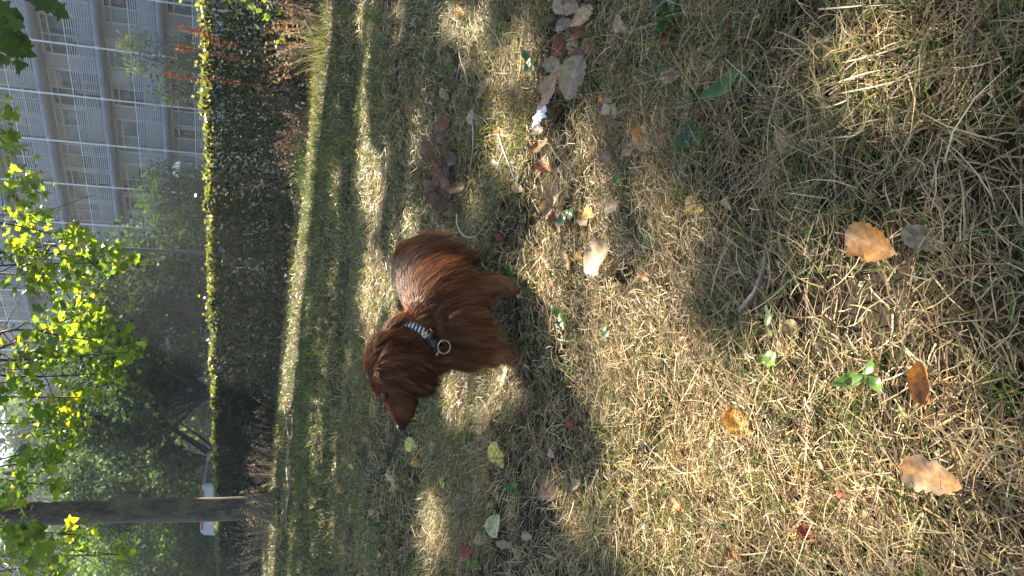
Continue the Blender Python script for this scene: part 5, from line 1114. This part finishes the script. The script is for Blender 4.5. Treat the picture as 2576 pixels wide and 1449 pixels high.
weed(1351, 165, [(-10, -50, 1.0), (-30, 30, 0.8), (30, 20, 0.7)], 'dark green weed tucked behind the heap of big leaves', 52, (0.04, 0.09, 0.03), False)
weed(1439, 535, [(-20, 40, 1.0), (30, 20, 0.9)], 'green weed beside the orange leaves nearer than the dog tail', 52, (0.05, 0.11, 0.03), False)
weed(1970, 892, [(20, 20, 1.0), (-20, 30, 0.6)], 'bright green weed leaf in the sunny foreground straw', 60, (0.12, 0.19, 0.04), False)
weed(1974, 825, [(10, -40, 1.0), (30, 20, 0.7)], 'pale grey-green weed leaf beside the olive leaf', 60, (0.16, 0.22, 0.12))
weed(2240, 940, [(-70, 20, 0.9), (50, -30, 0.8), (40, 40, 0.8), (-20, 60, 0.5)], 'green dandelion rosette in the sunny foreground behind the rolled orange leaf', 100, (0.08, 0.15, 0.03))
weed(1189, 1091, [(20, 30, 1.0), (30, -10, 0.8)], 'small green weed between dog nose and orange and tan leaf', 40, (0.09, 0.15, 0.04), False)
weed(1329, 1226, [(20, 20, 1.0), (-30, 10, 0.9), (10, -30, 0.9)], 'green clover weed behind the grey-mauve leaf', 46, (0.06, 0.12, 0.03), False)
weed(1219, 1416, [(20, -20, 1.0), (-20, 10, 0.8)], 'little green weed by the dark red leaf at far left', 40, (0.08, 0.15, 0.03), False)
weed(1440, 805, [(-20, -40, 1.0), (20, 30, 0.9), (40, -10, 0.8), (-30, 20, 0.7)], 'green clover weed just nearer than the dog front leg', 50, (0.06, 0.12, 0.03), False)
weed(1540, 825, [(10, 30, 1.0), (20, -20, 0.8)], 'small dark weed nearer than the clover by the dog', 44, (0.05, 0.10, 0.04), False)
weed(1569, 445, [(20, 30, 1.0), (-20, 20, 0.7)], 'small green weed beside the pinkish leaf of the cluster', 44, (0.09, 0.15, 0.04), False)
weed(1300, 690, [(30, -30, 1.0), (20, 40, 0.9), (-30, -30, 0.7)], 'dark grassy weed between the dog legs', 60, (0.04, 0.09, 0.03))

# twigs and stick
M['twig_pale'] = plain('pale_bare_twig', (0.36, 0.31, 0.25), 0.75, noise=0.4, nscale=60); M['twig_brown'] = plain('brown_twig', (0.13, 0.10, 0.08), 0.8, noise=0.3, nscale=50)
def twig(name, label, pts, r0, r1, mat, forks=()):
    P = np.array([gnd(v, y, z) for v, y, z in pts]); Q = smooth_path(P, 26); mb = MB(); w = np.linspace(r0, r1, 26) * (1 + 0.12 * np.sin(np.arange(26) * 1.9)); mb.tube(Q, w, 7)
    for f in forks: mb.tube(smooth_path([gnd(v, y, z) for v, y, z in f], 10), np.linspace(r1 * 1.2, r1 * 0.5, 10), 6)
    tag(mb.build(name, mat, None, True), label, 'twig', 'twigs in the grass')
twig('twig', 'white bent twig curving in the grass beside the dog tail tip', [(1149, 540, 0.04), (1150, 565, 0.05), (1163, 590, 0.055), (1182, 598, 0.05), (1200, 592, 0.045), (1215, 572, 0.04), (1228, 555, 0.03)], 0.0022, 0.0015, M['twig_pale'])
twig('twig', 'pale straight stick between brown leaf pile and the orange leaves', [(1255, 340, 0.045), (1268, 380, 0.05), (1282, 415, 0.045), (1294, 448, 0.03)], 0.0026, 0.0018, M['twig_pale'], [[(1268, 380, 0.05), (1258, 400, 0.05), (1250, 425, 0.03)]])
twig('twig', 'pale forked twig lying by the golden leaf', [(1155, 130, 0.05), (1160, 155, 0.055), (1172, 185, 0.05), (1176, 215, 0.035)], 0.0022, 0.0015, M['twig_pale'], [[(1160, 155, 0.055), (1152, 180, 0.05), (1146, 205, 0.03)]])
twig('twig', 'dark bent stick lying in the foreground straw, pale broken end', [(1927, 615, 0.02), (1925, 660, 0.025), (1912, 705, 0.028), (1900, 735, 0.028), (1880, 760, 0.02), (1862, 785, 0.012)], 0.0022, 0.0038, M['twig_brown'])
twig('twig', 'thin dark twig lying under the brown leaf pile', [(1190, 300, 0.03), (1192, 350, 0.035), (1188, 400, 0.03), (1180, 450, 0.02)], 0.004, 0.002, M['twig_brown'])
# crumpled plastic shard
p = gnd(1380, 290); nsh = 9; sv, sf = [], []
for i in range(nsh):
    for j in range(nsh):
        u, v = i / (nsh - 1) - 0.5, j / (nsh - 1) - 0.5; sv.append((u * 0.062 * (1 - 0.5 * (v + 0.5)), v * 0.068, 0.004 * math.sin(u * 17 + v * 9) + 0.003 * math.sin(v * 23 - u * 6) + 0.02 * v))
for i in range(nsh - 1):
    for j in range(nsh - 1): a_ = i * nsh + j; sf.append((a_, a_ + nsh, a_ + nsh + 1, a_ + 1))
o = build('plastic_shard', sv, sf, plain('pale_blue_plastic', (0.5, 0.58, 0.62), 0.2, spec=0.8)); o.location = (p[0], p[1], bumps(p[0], p[1]) + 0.035); o.rotation_euler = (-0.2, 0.25, 0.4)
sol = o.modifiers.new('thick', 'SOLIDIFY'); sol.thickness = 0.001
tag(o, 'crumpled pale blue plastic shard next to the largest grey-brown leaf', 'plastic shard')
# bleached long straws in the shaded foreground corner
SW = [(2050, 40, 2330, 5), (2075, 155, 2330, 95), (2060, 200, 2345, 168), (2110, 235, 2350, 172), (2065, 285, 2190, 230), (2100, 350, 2180, 300), (2200, 60, 2330, 50)]
for k, (v0, y0, v1, y1) in enumerate(SW):
    P = smooth_path([gnd(v0 + lr.normal(0, 25), y0 + lr.normal(0, 14), 0.012), gnd((v0 + v1) / 2 + lr.normal(0, 14), (y0 + y1) / 2 + lr.normal(0, 10), 0.034), gnd(v1 + lr.normal(0, 25), y1 + lr.normal(0, 14), 0.012)], 12); mb = MB(); mb.tube(P, np.linspace(0.0010, 0.0005, 12), 5)
    tag(mb.build('straw', plain('bleached_straw', (0.42, 0.35, 0.23), 0.6) if k == 0 else bpy.data.materials['bleached_straw'], None, True), 'long bleached straw in the bundle lying in the shaded foreground corner', 'straw', 'long bleached straws')

# ------------------------------------------------------------------ added haze volume standing in for lens veil over what stands far off
mb = MB(); mb.box((0, 40, 12.0), (170, 0, 0), (0, 150, 0), (0, 0, 26.2))
m_h = bpy.data.materials.new('veil_haze'); m_h.use_nodes = True; nt = m_h.node_tree; nt.nodes.clear()
out = nt.nodes.new('ShaderNodeOutputMaterial'); pv = nt.nodes.new('ShaderNodeVolumePrincipled')
pv.inputs['Color'].default_value = (0.78, 0.9, 1.0, 1); pv.inputs['Density'].default_value = 0.0013; pv.inputs['Anisotropy'].default_value = 0.3
nt.links.new(pv.outputs[0], out.inputs['Volume'])
hz = mb.build('haze', m_h); tag(hz, 'thin added haze volume standing in for lens veil over the whole place', 'haze', kind='stuff')
